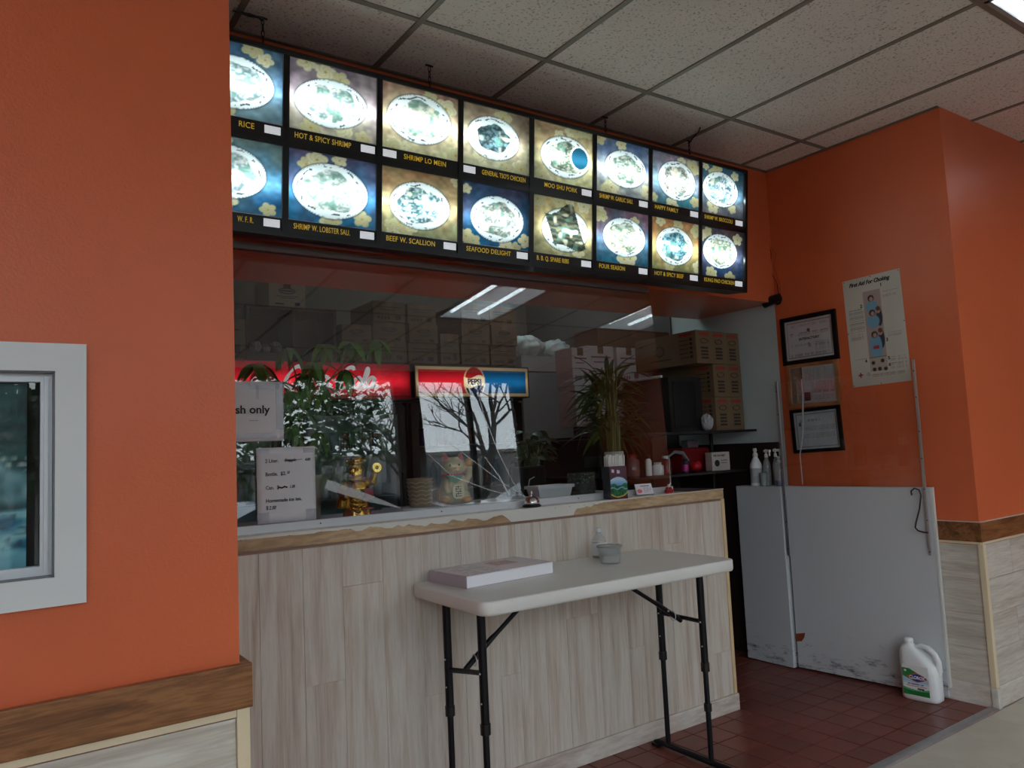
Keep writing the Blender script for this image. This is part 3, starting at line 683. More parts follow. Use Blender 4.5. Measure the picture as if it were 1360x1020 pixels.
for sx, xl in ((-1, -.515), (1, .578)):
    for yl in (-.085, .165):
        lg_ = B().tube([(xl, yl, ZT_-.05), (xl, yl, .40)], .0155, 14).build('leg', DARKM, tb)
        B().tube([(xl, yl, .41), (xl, yl, .025)], .0115, 12).build('leg_extension', DARKM, lg_)
        B().tube([(xl, yl, .43), (xl, yl, .395)], .0185, 14).build('collar', BLACK, lg_)
        B().ball((xl-.0145, yl-.004, .50), .0035, 5).ball((xl-.015, yl-.003, .60), .004, 5).build('rivet', ALU, lg_)
        if sx > 0 and yl < 0: B().tube([(xl, yl, .262), (xl, yl, .232)], .0165, 14).build('lower_collar', BLACK, lg_)
    B().tube([(xl, -.23, .012), (xl, -.19, .022), (xl, .22, .022), (xl, .245, .012)], .0135, 10).build('foot_bar', DARKM, tb)
    B().bev(xl-.018, xl+.018, -.235, -.185, .0005, .016, .004).bev(xl-.018, xl+.018, .212, .255, .0005, .016, .004).build('foot_pad', BLACK, tb)
    B().tube([(xl, -.085, .60), (xl, .165, .56 if sx < 0 else .6)], .009, 10).build('cross_bar', DARKM, tb)
    xe = xl + (.33 if sx < 0 else -.38)
    B().tube([(xl, .04, .585), (xl+(xe-xl)*.35, .04, .675), (xl+(xe-xl)*.42, .04, .69), (xe, .04, ZT_-.05)], [.0105, .0105, .0085, .0085], 10).build('brace', DARKM, tb)
    xk = xl+(xe-xl)*.12; B().tube([(xk+.014*cos(2*pi*q/12)*0, .04+.016*cos(2*pi*q/12), .612+.02*sin(2*pi*q/12)) for q in range(13)], .002, 6, caps=False).build('lock_ring', ALU, tb)
    B().ball((xl+(xe-xl)*.22, .028, .64), .005, 6).build('brace_rivet', ALU, tb)

# book
bk = thing('phone_book', 'thick white paperback directory lying at the left end of the folding table', 'book', (1.652, -.150, ZT_+.0008), (0, 0, R(4)))
pg = B(); vs = []; W2, D2, H2 = .21, .122, .044
B().bev(-W2+.003, W2-.002, -D2+.003, D2-.003, .0012, H2-.0012, .002).build('pages', mat('white_page_edges', (246,246,250), .7, var=.015, vscale=60, stretch=(1,1,20)), bk)
cv = mat('pale_mauve_cover', (196,184,192), .4, var=.05)
def cover(u, v):
    c = lerp((204,192,200), (186,178,190), v); c = over(c, (np.abs(u-.66)<.13)*(np.abs(v-.62)<.2)*.5, (150,80,84)); c = over(c, (np.abs(u-.66)<.07)*(np.abs(v-.70)<.09)*.8, (150,40,44))
    return over(c, (np.abs(np.mod(v*9,1)-.5)<.16)*(u<.42)*(u>.08)*(vnoise(u,v,30,2)>.4)*.45, (120,112,124))
B().bev(-W2, W2, -D2, D2, 0, .0011, .0003).build('back_cover', cv, bk)
B().box(-W2, -W2+.0018, -D2, D2, .0008, H2).build('spine', mat('lilac_grey_spine', (178,168,180), .45), bk)
fcv = printed('front_cover', 2*W2, 2*D2, 60, 30, cover, PRINTG, bk, (-W2, -D2, H2+.0002))
sm_ = fcv.modifiers.new('t', 'SOLIDIFY'); sm_.thickness = .0008; sm_.offset = 1
for v in fcv.data.vertices: v.co.z += .002*max(0, sin(v.co.x*14))*(1-v.co.y/.25)
# cup with rice, sanitizer bottle
CLR = glass_mat('clear_plastic', (238,240,240), .06, .05, haze=.2, hcol=(225,230,232))
cu = thing('deli_cup', 'clear plastic deli cup half filled with white rice on the folding table', 'cup', (2.185, -.235, ZT_+.0008))
B().lathe([(.040,0),(.042,.004),(.0505,.062),(.053,.064),(.053,.070),(.0515,.070),(.049,.062),(.0405,.0055)], 28).build('cup_body', CLR, cu)
B().lathe([(.0535,.066),(.0545,.068),(.054,.0725),(.048,.0728),(.047,.071),(.0005,.0712)], 28).build('lid', glass_mat('frosted_lid', (225,228,228), .05, .2, haze=.35), cu)
b = B(); rr = random.Random(3); b.lathe([(.0385,.0055),(.0435,.028),(.036,.034),(.0005,.036)], 20)
for i in range(260):
    a, r = rr.uniform(0, 2*pi), .042*math.sqrt(rr.random()); z = .029+.008*(1-r/.045)+rr.uniform(0,.002)
    b.ball((r*cos(a), r*sin(a), z), .0022, 3, (1.8,1,1))
b.build('rice', mat('cooked_rice', (226,222,212), .6), cu, kind='stuff')
sb = thing('sanitizer_bottle', 'small clear pump bottle with a white label behind the deli cup', 'bottle', (2.255, -.09, ZT_+.0008))
B().lathe([(.030,0),(.032,.003),(.032,.068),(.028,.082),(.014,.100),(.0115,.104),(.0115,.112)], 24).build('bottle_body', CLR, sb)
B().lathe([(.0135,.110),(.0135,.126),(.012,.129),(.0005,.1295)], 18).build('cap', mat('frosted_white_cap', (206,210,212), .35), sb)
B().lathe([(.0325,.012),(.0325,.066)], 24).build('label', mat('pale_bottle_label', (210,216,220), .5, var=.06, vscale=40), sb)
B().lathe([(.029,.003),(.0305,.055),(.0005,.056)], 20).build('gel', glass_mat('clear_gel', (214,226,228), .03, haze=.1), sb)

# ============================================================ RIGHT WALL: frames, poster, camera
def frame(label, y, z, w_, h_, fm, rot, fw_, items, paper=(222,214,216), border=None, extra=None, matm=None):
    t = thing('framed_certificate', label, 'framed certificate', (XR-.0025, y, z), (0, 0, 0), 'framed papers on the orange wall'); 
    t.rotation_euler = (Euler(RIGHTW).to_matrix() @ Matrix.Rotation(rot, 3, 'Z')).to_euler()
    W_, H_ = w_/2, h_/2
    for p in ([(-W_,-H_),(W_,-H_),(W_-fw_,-H_+fw_),(-W_+fw_,-H_+fw_)], [(W_,-H_),(W_,H_),(W_-fw_,H_-fw_),(W_-fw_,-H_+fw_)], [(W_,H_),(-W_,H_),(-W_+fw_,H_-fw_),(W_-fw_,H_-fw_)], [(-W_,H_),(-W_,-H_),(-W_+fw_,-H_+fw_),(-W_+fw_,H_-fw_)]):
        B().prism(p, 0, .016).build('frame_side', fm, t)
    pw, ph = w_-2*fw_, h_-2*fw_
    def fn(u, v):
        c = np.ones((len(u), 3))*np.array(paper, float)*(1-.05*vnoise(u, v, 5, 8))[:,None]
        if border is not None: 
            d = np.minimum(np.minimum(u, 1-u)*pw, np.minimum(v, 1-v)*ph); c = over(c, (np.abs(d-.014) < .0022), border)
        for (u0, u1, v0, v1, col) in items:
            if col is None:
                inn = (u>u0)*(u<u1)*(v>v0)*(v<v1); c = over(c, inn*(np.mod((v-v0)*ph/.0075, 1) < .42)*(vnoise(u, v, 60, 5, 4) > .35)*.6, (110,108,116))
            else: c = over(c, (u>u0)*(u<u1)*(v>v0)*(v<v1), col)
        return c
    printed('document', pw, ph, 110, 90, fn, PRINT, t, (-pw/2, -ph/2, .006))
    if extra: extra(t, pw, ph)
    B().box(-pw/2, pw/2, -ph/2, ph/2, .0085, .010).build('frame_glass', glass_mat('picture_glass', r0=.035), t)
    return t
def ex1(t, pw, ph):
    txt('SATISFACTORY', .021, INK, t, (0, -.004, .0068), align='CENTER', off=.0006, sx=.95)
    txt('B', .036, mat('grey_ink', ()), t, (0, -.050, .0068), align='CENTER')
    b = B(); b.prism([(.011*cos(2*pi*k/16), .052+.011*sin(2*pi*k/16)) for k in range(16)], .0062, .0068); b.build('seal', mat('brown_seal', (130,92,96), .6), t)
BF = mat('black_picture_frame', (16,15,17), .35); WF = wood('oak_picture_frame', [(120,72,40),(162,108,68),(182,128,84)], (2,2,6), 4, .4, .02)
frame('black framed certificate reading satisfactory, topmost of the three on the orange wall', .020, 1.944, .372, .292, BF, R(.3), .026,
      [(.12,.88,.84,.90,None),(.1,.9,.60,.68,None),(.1,.5,.34,.40,None),(.62,.9,.20,.42,None),(.1,.9,.08,.16,None)], (226,216,220), (150,140,146), ex1)
frame('oak framed licence paper, middle one of the three frames on the orange wall', .015, 1.668, .345, .262, WF, R(-.5), .022,
      [(.0,.24,0,1,(150,128,110)),(.24,.26,0,1,(80,86,92)),(.30,.96,.62,.94,None),(.45,.96,.28,.58,None),(.28,.42,.06,.3,(120,70,78)),(.5,.9,.08,.2,None)], (200,198,202))
frame('black framed certificate with blue-grey paper, lowest of the three on the orange wall', .018, 1.398, .330, .262, BF, R(2.0), .020,
      [(.12,.6,.74,.80,None),(.12,.95,.50,.64,None),(.12,.9,.30,.42,None),(.1,.16,.62,.72,(96,70,84))], (212,220,228), (140,146,156))

ps = thing('first_aid_poster', 'tall white poster titled First Aid For Choking taped on the orange wall', 'poster', (XR-.0012, -.392, 1.935))
ps.rotation_euler = (Euler(RIGHTW).to_matrix() @ Matrix.Rotation(R(1.2), 3, 'Z')).to_euler()
PWd, PHt = .335, .612
def aid(u, v):
    c = np.ones((len(u), 3))*np.array((204,200,188.))*(1-.06*vnoise(u, v, 4, 3))[:,None]
    st = (u>.34)*(u<.64)*(v>.12)*(v<.86); c = over(c, st, (170,150,146))
    x, y = u*PWd, v*PHt
    def ell(cx, cy, rx, ry, col):
        nonlocal c; c = over(c, np.clip((1-np.hypot((u-cx)/rx, (v-cy)/ry))/.12, 0, 1), col)
    for cy, h_, two in ((.735, .09, 0), (.60, .10, 1), (.40, .18, 1)):
        m_ = (u>.345)*(u<.635)
        if two: ell(.585, cy+.01, .055, .09, (40,44,60)); ell(.575, cy+.085-.02, .040, .026, (186,140,120)); ell(.575, cy+.085, .042, .022, (96,60,40))
        c = over(c, np.clip((1-np.hypot((u-.475)/(.115), (v-cy+h_*.25)/(h_*.62)))/.12, 0, 1)*m_, (112,160,186))
        ell(.47, cy+.055, .058, .032, (52,32,28)); ell(.475, cy+.048, .034, .022, (190,144,124))
        if cy < .45: c = over(c, (u>.43)*(u<.53)*(v>cy-.075)*(v<cy-.045), (176,60,76)); c = over(c, (u>.39)*(u<.56)*(v>.24)*(v<cy-.1), (112,160,186))
    c = over(c, st*(v<.245), (178,164,150)); c = over(c, st*(v>.243)*(v<.25), (90,84,82))
    for cx, cy in ((.40,.2),(.56,.21),(.50,.14),(.41,.14),(.6,.135)): ell(cx, cy, .035, .018, (52,40,38))
    for (u0,u1,v0,v1) in ((.68,.95,.825,.84),(.68,.9,.78,.81),(.06,.30,.70,.72),(.06,.32,.60,.69),(.06,.32,.50,.59),(.06,.28,.43,.48),(.70,.93,.42,.45),(.08,.3,.245,.26),(.68,.95,.20,.24),(.68,.95,.13,.18),(.36,.9,.075,.10)):
        c = over(c, (u>u0)*(u<u1)*(v>v0)*(v<v1)*(np.mod((v-v0)*PHt/.0058, 1)<.5)*(vnoise(u,v,70,4,8)>.3)*.55, (120,116,110))
    return c
o_ = printed('sheet', PWd, PHt, 100, 170, aid, PRINT, ps, (-PWd/2, -PHt/2, 0)); m_ = o_.modifiers.new('t', 'SOLIDIFY'); m_.thickness = .0006; m_.offset = -1
texts([('First Aid For Choking', .031, -.13, .262)], INK, ps, (0,0,.0006), sx=.86, shear=.35, off=.0011)
texts([('1', .026, .050, .232), ('2', .026, -.076, .135), ('3', .026, .052, -.075), ('4', .024, -.080, -.176), ('5', .024, .052, -.176), ('6', .024, .052, -.212)], INK, ps, (0,0,.0006), off=.0008)
B().box(-.128, -.100, -.247, -.239, .0004, .0009).box(-.118, -.110, -.257, -.229, .0004, .0009).build('red_cross', mat('cross_red', (178,36,46), .5), ps)
B().prism([(-.068+.013*cos(2*pi*k/16), -.243+.013*sin(2*pi*k/16)) for k in range(16)], .0003, .0008).build('round_mark', mat('grey_mark', (176,174,168), .6), ps)
for x, y in ((-.16,.298),(0,.300),(.16,.298),(-.162,.0),(.162,.02),(-.16,-.298),(0,-.3)): B().lathe([(.003,0),(.003,.0015),(.0005,.002)], 8, (x, y, .0004)).build('tack', mat('brown_tack', (90,60,50), .5), ps)

# security camera on the wall corner
sc_ = thing('security_camera', 'small black bullet camera at the lower corner of the orange bulkhead', 'camera', (XR-.003, .215, 2.205))
B().lathe([(.022,0),(.022,.010),(.010,.016),(.008,.03)], 16).build('mount', BLACK, sc_, (0,0,0), (0, R(-90), 0))
B().tube([(-.028,-.03,.015),(-.045,.075,-.012)], .0225, 16).build('camera_body', BLACK, sc_)
B().tube([(-.027,-.034,.018),(-.046,.06,.004)], .0262, 16).build('hood', mat('black_hood', (10,10,12), .45), sc_)
B().tube([(-.0455,.076,-.012),(-.046,.079,-.0127)], .015, 14).build('lens', mat('dark_lens', (6,6,14), .08), sc_)
cb = thing('camera_cable', 'thin black cable dropping down the orange wall corner to the camera', 'cable')
B().tube([(XR-.006,.262,3.03),(XR-.008,.255,2.80),(XR-.006,.262,2.62),(XR-.012,.235,2.52),(XR-.006,.25,2.40),(XR-.008,.21,2.31),(XR-.02,.20,2.235)], .0022, 6).build('cable', BLACK, cb)
B().tube([(XR-.012,.27,2.60),(XR-.010,.20,2.50),(XR-.008,.225,2.43),(XR-.008,.19,2.30),(XR-.02,.185,2.235)], .0012, 5).build('thin_wire', mat('brown_wire', (120,60,40), .5), cb)

# ============================================================ WHITE BARRIERS ON THE RIGHT
def scuff_mat():
    M = mat('scuffed_white_board', (196,200,204), .45)
    n = M.node_tree.nodes; L = M.node_tree.links; p = n['Principled BSDF']
    g = n.new('ShaderNodeNewGeometry'); sp = n.new('ShaderNodeSeparateXYZ'); L.new(g.outputs['Position'], sp.inputs[0])
    mp = n.new('ShaderNodeMapping'); mp.inputs['Scale'].default_value = (1, 1, 3.2); L.new(g.outputs['Position'], mp.inputs['Vector'])
    nz = n.new('ShaderNodeTexNoise'); nz.inputs['Scale'].default_value = 9; nz.inputs['Detail'].default_value = 9; nz.inputs['Roughness'].default_value = .75; L.new(mp.outputs[0], nz.inputs['Vector'])
    h = n.new('ShaderNodeMapRange'); h.inputs['From Min'].default_value = .05; h.inputs['From Max'].default_value = .42; h.inputs['To Min'].default_value = .50; h.inputs['To Max'].default_value = .28; L.new(sp.outputs['Z'], h.inputs['Value'])
    lt = n.new('ShaderNodeMath'); lt.operation = 'SUBTRACT'; L.new(h.outputs[0], lt.inputs[0]); L.new(nz.outputs['Fac'], lt.inputs[1])
    ml = n.new('ShaderNodeMapRange'); ml.inputs['From Min'].default_value = 0; ml.inputs['From Max'].default_value = .14; L.new(lt.outputs[0], ml.inputs['Value'])
    mx = n.new('ShaderNodeMix'); mx.data_type = 'RGBA'; mx.inputs['A'].default_value = C(196,200,204); mx.inputs['B'].default_value = C(88,92,98)
    L.new(ml.outputs[0], mx.inputs['Factor']); L.new(mx.outputs['Result'], p.inputs['Base Color']); return M
SCUFF = scuff_mat()
wb = thing('white_half_wall', 'narrow scuffed white half partition with spray bottles on top', 'partition', (3.975, .38, 0))
B().bev(0, .115, -.165, .165, .006, 1.068, .003).build('panel', SCUFF, wb)
B().prism([(-.16,0),(.165,0),(.165,.05),(.12,.10),(-.16,.04)], 0, .002).build('loose_skirting', SCUFF, wb, (-.001, 0, .008), RIGHTW)
pd_ = thing('swing_panel', 'large white board leaning on the orange wall with a clear sheet above it', 'panel', (4.000, .198, 0))
pa = math.atan2(4.072-4.000, .198+.625)          # turns slightly towards the wall
pd_.rotation_euler = (0, 0, pa)
LN = .826
B().bev(-.004, .014, -LN, 0, .012, 1.070, .003).build('board', SCUFF, pd_)
B().bev(-.0065, .0155, -LN-.012, -LN, .06, 1.07, .002).build('edge_strip', mat('white_edge_strip', (214,214,210), .4), pd_)
B().bev(-.018, -.006, -.008, .008, .66, 1.70, .002).build('channel', ALU, pd_)
B().bev(-.018, -.006, -LN+.016, -LN+.030, .72, 1.74, .002).build('channel', ALU, pd_)
sh = B().box(-.0145, -.0115, -LN+.02, -.004, 1.072, 1.69).build('clear_sheet', glass_mat('acrylic_sheet', (254,254,254), .03), pd_)
b = B()
for z in (.70,.86,1.02,1.18,1.32,1.50,1.64): b.ball((-.0185, 0, z), .0035, 5).ball((-.0185, -LN+.023, z+.04), .0035, 5)
b.build('rivets', BLACKM, pd_, kind='stuff')
pt = [(-.03,-.742,1.030),(-.034,-.742,1.050),(-.034,-.760,1.066),(-.032,-.782,1.058),(-.030,-.788,1.03),(-.03,-.775,.96),(-.03,-.752,.89),(-.03,-.745,.862),(-.03,-.758,.846),(-.03,-.785,.840),(-.03,-.806,.838)]
hk = thing('bent_hook_wire', 'bent black wire hook hanging on the right edge of the white panel', 'hook', (4.000, .198, 0), (0,0,pa))
B().tube(pt, .0042, 7).build('wire', mat('rusty_black_wire', (54,42,38), .6), hk)
tp = thing('brown_tape_patch', 'small brown tape scrap on the lower left of the white panel', 'tape', (4.000, .198, 0), (0,0,pa))
B().prism([(.0,.205),(.060,.218),(.052,.190),(.034,.166),(.0,.160)], 0, .0012).build('tape', mat('brown_tape', (132,66,36), .4), tp, (-.0052, 0, 0), RIGHTW)
bc = thing('beaded_chain', 'pale beaded pull chain hanging in front of the framed papers', 'chain', (4.0, .0, 0))
b = B()
for k in range(34):
    z = 1.625-k*.0112; b.ball((.02+.0*k, .045+.000045*(k*k), z), .0050, 4)
for k in range(10):
    b.ball((.02, .094-.0002*k, 1.216-k*.0125), .0040, 4)
b.build('beads', mat('pale_bead', (176,186,194), .3), bc, kind='stuff')
B().tube([(.02,.045,1.70),(.02,.045,1.62),(.02,.06,1.44),(.02,.094,1.25),(.02,.092,1.08)], .0028, 5).build('cord', mat('pale_cord', (206,208,212), .5), bc)

def spray(label, y, x, h, r, body, liquid=None, trig=False, lab=None, name='spray_bottle'):
    t = thing(name, label, 'bottle', (x, y, 1.0690), (0,0,R(rnd.uniform(-20,20))), 'bottles on the white half partition')
    k = h/.25
    B().lathe([(r*.92,0),(r,.004*k),(r,.125*k),(r*.93,.145*k),(r*.45,.185*k),(r*.36,.19*k),(r*.36,.205*k)], 22).build('bottle_body', body, t)
    if liquid is not None: B().lathe([(r*.9,.003),(r*.92,.045*k),(.0005,.0455*k)], 20).build('liquid', liquid, t)
    wm = mat('white_cap_plastic', (214,218,220), .4)
    B().lathe([(r*.42,.195*k),(r*.45,.198*k),(r*.42,.215*k),(r*.28,.22*k)], 16).build('collar', wm, t)
    b = B().lathe([(r*.26,.215*k),(r*.24,.228*k),(r*.34,.232*k),(r*.30,.25*k),(.0005,.252*k)], 14)
    if trig: b.box(-.008,.008,-.038*k,.012,.232*k,.248*k).box(-.005,.005,-.035*k,-.028*k,.205*k,.235*k)
    b.build('spray_head', wm, t)
    if lab: B().lathe([(r*1.012,.02*k),(r*1.012,.118*k)], 22).build('label', lab, t)
    return t
spray('opaque white squeeze bottle with a printed label, leftmost on the white half partition', .414, 4.018, .232, .037, mat('white_bottle_plastic', (236,238,238), .4), lab=mat('printed_bottle_label', (176,182,188), .5, var=.3, vscale=30, stretch=(1,1,8)))
spray('clear spray bottle with a white trigger behind the squeeze bottle', .344, 4.034, .222, .026, CLR, glass_mat('clear_liquid', (216,224,222), .03, haze=.1), True)
BLQ = mat('blue_cleaning_liquid', (20,96,170), .2, trans=.35)
spray('clear spray bottle with blue liquid, second from the right on the half partition', .286, 4.046, .225, .0215, CLR, BLQ, True)
spray('short clear bottle with blue liquid at the right end of the half partition', .240, 4.012, .18, .028, CLR, BLQ)
bx = thing('small_grey_cup', 'small frosted grey cup standing between the bottles on the half partition', 'cup', (3.995, .345, 1.069))
B().lathe([(.020,0),(.021,.002),(.024,.082),(.022,.082),(.019,.004)], 20).build('cup_body', mat('frosted_grey_plastic', (150,160,156), .4, alpha=.75), bx)

# ============================================================ BLEACH JUG
jg = thing('bleach_jug', 'white bleach jug with green label on the red tile floor against the white panel', 'jug', (3.985, -.537, .0018), (0, 0, R(4)))
jg.scale = (1, 1, .93)
b = B(); W_, D_, H_ = .092, .054, .22
def sec(z, ya, yb, d, p=4., n=32):
    """rounded section between y=ya..yb, depth d"""
    o_ = []
    for k in range(n):
        a = 2*pi*k/n; cx_, sy = cos(a), sin(a); rr = (abs(cx_)**p+abs(sy)**p)**(-1/p); o_.append((rr*cx_*d, (ya+yb)/2+rr*sy*(yb-ya)/2, z))
    return o_
secs = [sec(0,-.084,.084,.046), sec(.006,-.091,.091,.052), sec(.02,-.092,.092,.054), sec(.15,-.092,.092,.054), sec(.19,-.080,.092,.053), sec(.225,-.048,.092,.050), sec(.255,-.012,.091,.045,3.), sec(.275,.012,.086,.036,2.6), sec(.288,.026,.074,.023,2.2), sec(.296,.030,.070,.019,2)]
n_ = 32; vs = [v for q in secs for v in q]
b.add(vs, [(i*n_+k, i*n_+(k+1) % n_, (i+1)*n_+(k+1) % n_, (i+1)*n_+k) for i in range(len(secs)-1) for k in range(n_)], True); b.add(secs[0], [tuple(range(n_))[::-1]]); b.add(secs[-1], [tuple(range(n_))])
JW = mat('white_jug_plastic', (228,231,232), .35)
jb = b.build('jug_body', JW, jg)
B().tube([(0,.02,.272),(0,-.012,.286),(0,-.045,.278),(0,-.074,.250),(0,-.088,.215),(0,-.090,.165),(0,-.084,.14)], [.012,.0135,.014,.0145,.015,.016,.014], 12).build('handle', JW, jg)
B().lathe([(.021,0),(.022,.002),(.022,.020),(.018,.024),(.0005,.0245)], 20, (0,.05,.296), wob=lambda q, z: .02*sin(q*20)).build('cap', mat('white_jug_cap', (232,234,236), .4), jg)
def jlab(u, v):
    c = np.ones((len(u),3))*np.array((226,232,234.)); top = .88-.30*np.clip((u-.30)/.70, 0, 1); bot = .62-.12*np.sin(np.clip(u,0,1)*pi)
    c = over(c, np.clip((v-.36)/.1, 0, 1)*(v<bot), (168,206,226)); c = over(c, (v<top)*(v>bot), (44,126,66)); c = over(c, (v>top)*1., (226,230,230))
    r = np.hypot((u-.56)/.36, (v-.60)/.135); r = np.abs((u-.56)/.38)**1.3+np.abs((v-.60)/.15)**1.3
    c = over(c, r<1.05, (190,96,50)); c = over(c, r<.82, (40,50,130))
    c = over(c, (v<.25-.06*np.sin(u*pi)), (30,120,60)); c = over(c, (v<.25)*(np.abs(v-(.21-.05*np.sin(u*pi)))<.015), (120,180,130))
    c = over(c, (np.abs(v-.37)<.018)*(u>.18)*(u<.8)*(vnoise(u,v,40,4,3)>.35), (70,90,160)); c = over(c, (np.abs(v-.31)<.010)*(u>.12)*(u<.9), (206,110,120)); c = over(c, (np.abs(v-.235)<.02)*(u>.55)*(u<.8), (40,46,42))
    return over(c, (np.hypot((u-.12)/.05,(v-.80)/.035)<1), (220,225,220))
jl = printed('label', .128, .158, 70, 84, jlab, PRINTG, jg, (-.0552, .070, .030), RIGHTW)
jt = txt('CLOROX', .0235, mat('white_lettering', (236,238,242), .5), jg, (-.0562, .070-.072, .030+.0875), RIGHTW, align='CENTER', off=.0006, sx=.78)
jt.rotation_euler = (R(90), 0, R(-90))

# ============================================================ ON THE COUNTER
def vox(name, b, m, parent, vs_=.004, smooth=2, **k):
    o_ = b.build(name, m, parent, **k); r = o_.modifiers.new('fuse', 'REMESH'); r.mode = 'VOXEL'; r.voxel_size = vs_; r.use_smooth_shade = True
    if smooth: s_ = o_.modifiers.new('soft', 'SMOOTH'); s_.iterations = smooth
    return o_
# service bell
be = thing('service_bell', 'chrome domed service bell with black base on the counter edge', 'bell', (1.985, .026, 1.1143))
B().lathe([(.0375,0),(.0405,.003),(.0405,.007),(.034,.012),(.0005,.013)], 28).build('base', BLACK, be)
B().lathe([(.0335,.014),(.0345,.016),(.033,.026),(.026,.038),(.014,.046),(.004,.0485),(.0005,.0488)], 28).build('dome', mat('chrome', (214,214,216), .12, 1.), be)
B().lathe([(.003,.048),(.003,.057),(.0065,.059),(.0065,.063),(.0005,.0645)], 12).build('button', mat('chrome', ()), be)
# straws box
sx_ = thing('straw_box', 'dark purple straw box with a landscape picture beside the card holder', 'box', (2.462, .012, 1.1143), (0, 0, R(-12)))
hw = .045
B().box(-hw, hw, -.034, .034, 0, .150).build('carton', mat('dark_purple_card', (64,38,52), .4), sx_)
B().box(-hw-.0006, -hw, -.034, .034, .0, .150).build('dark_side', mat('near_black_card', (22,20,28), .4), sx_)
def land(u, v):
    c = lerp((74,44,60), (92,56,70), v); r = np.hypot((u-.45)/.62, (v-.38)/.30); inn = (r<1)
    c = over(c, (r<1.10)*(v<.32), (206,180,70)); sky = lerp((90,140,200), (176,206,224), np.clip((v-.4)*5, 0, 1)); n1 = vnoise(u, v, 14, 4)
    c = np.where((inn*(v>.44+.05*np.sin(u*9)))[:,None], sky, c); c = over(c, inn*(v<=.44+.05*np.sin(u*9)), (44,110,66)); c = over(c, inn*(v<.40)*(n1>.55), (28,78,48)); c = over(c, inn*(np.abs(v-.33-.03*np.sin(u*12))<.02), (120,176,190))
    return over(c, (np.abs(v-.84+.1*(u-.5))<.05)*(np.abs(np.mod(u*3,1)-.5)<.22)*(u<.75), (214,206,214))
printed('box_picture', 2*hw-.002, .148, 36, 56, land, PRINTG, sx_, (-hw+.001, -.0352, .001), FRONT)
st = thing('drinking_straws', 'bundle of white wrapped drinking straws standing in the dark purple box', 'straws', (2.462, .012, 1.2665), (0,0,R(-12)))
for i in range(13):
    for j in range(3):
        x = -.041+.0068*i+rnd.uniform(-.001,.001); y = -.022+.020*j
        B().tube([(x, y, -.0005), (x+rnd.uniform(-.003,.003), y+rnd.uniform(-.002,.002), .050+rnd.uniform(-.004,.006))], .0029, 6).build('straw', mat('white_straw_paper', (222,222,218), .6), st)
# card holder
ch = thing('card_holder', 'small stand of white business cards on the counter near the glass edge', 'card holder', (2.66, .025, 1.1143), (0,0,R(-14)))
B().bev(-.048, .048, -.012, .03, 0, .008, .002).build('stand', CLR, ch)
def card(u, v):
    c = np.ones((len(u),3))*np.array((220,216,222.)); c = over(c, (np.hypot((u-.2)/.16,(v-.3)/.2)<1)*(vnoise(u,v,12,3)>.35), (206,96,112)); c = over(c, (u>.3)*(u<.85)*(np.abs(v-.78)<.06), (120,96,120))
    return over(c, (u>.45)*(u<.92)*(np.mod(v*7,1)<.4)*(v>.12)*(v<.62)*(vnoise(u,v,30,3)>.4)*.5, (130,120,140))
cdp = printed('card', .090, .052, 36, 22, card, PRINT, ch, (-.045, -.010, .008), (R(68), 0, 0)); m_ = cdp.modifiers.new('t', 'SOLIDIFY'); m_.thickness = .006; m_.offset = -1
rd = thing('small_red_ornament', 'tiny red and white ornament at the right end of the glass screen', 'ornament', (2.835, .030, 1.1143))
B().bev(-.022, .022, -.010, .010, 0, .018, .003).ball((-.012,0,.022), .009, 6).ball((.010,0,.022), .009, 6).build('red_base', mat('ornament_red', (150,20,34), .4), rd)
B().ball((.0,0,.035), .008, 8).tube([(.0,0,.03),(.014,0,.05)], .003, 6).build('white_top', mat('ornament_white', (220,216,214), .5), rd)

# waving cat
ZL = 1.1458
ca = thing('waving_cat_figurine', 'pale gold waving lucky cat figurine with pink ears behind the glass', 'figurine', (1.715, .225, ZL), (0, 0, R(-22)))
b = B().ball((0,0,.062), .062, 14, (1,.85,1.0)).ball((0,-.004,.10), .048, 12, (1,.9,1)).ball((0,-.006,.158), .050, 14, (1.08,.92,.86))
b.ball((-.036,-.014,.028), .034, 10, (1,1.2,.85)).ball((.036,-.014,.028), .034, 10, (1,1.2,.85)).tube([(-.035,-.03,.10),(-.04,-.05,.07),(-.03,-.056,.045)], [.017,.015,.014], 10)
for s_ in (-1, 1): b.tube([(s_*.030,-.002,.185),(s_*.037,-.002,.218)], [.020,.005], 10)
b.tube([(.045,-.005,.085),(.066,-.012,.115),(.068,-.018,.16)], [.018,.016,.015], 10)
vox('cat_body', b, mat('pale_gold_glaze', (196,180,140), .3, .15, var=.08, vscale=20), ca, .0042, 3)
b = B().ball((.068,-.020,.172), .019, 10, (1,.9,1.1)).ball((-.044,-.036,.016), .021, 8, (1.2,1.2,.8)).ball((.046,-.036,.016), .021, 8, (1.2,1.2,.8)).ball((-.056,.01,.03), .026, 8, (.8,1.2,1.2)); b.build('orange_paws', mat('orange_gold_glaze', (200,138,60), .3, .2), ca)
for s_ in (-1, 1): B().tube([(s_*.031,-.014,.187),(s_*.0365,-.009,.213)], [.0135,.003], 8).build('inner_ear', mat('pink_glaze', (206,70,96), .35), ca)
b = B()
for k in range(25):
    a = 2*pi*k/24; b.ball((.047*cos(a), -.005+.041*sin(a), .124), .0065, 5)
b.build('collar', mat('red_glaze', (186,40,52), .35), ca)
b = B(); b.prism([(-.036,.122),(.036,.122),(.024,.100),(0,.086),(-.024,.100)], .036, .056); b.build('bib', mat('green_glaze', (40,130,90), .35), ca, (0,0,0), FRONT)
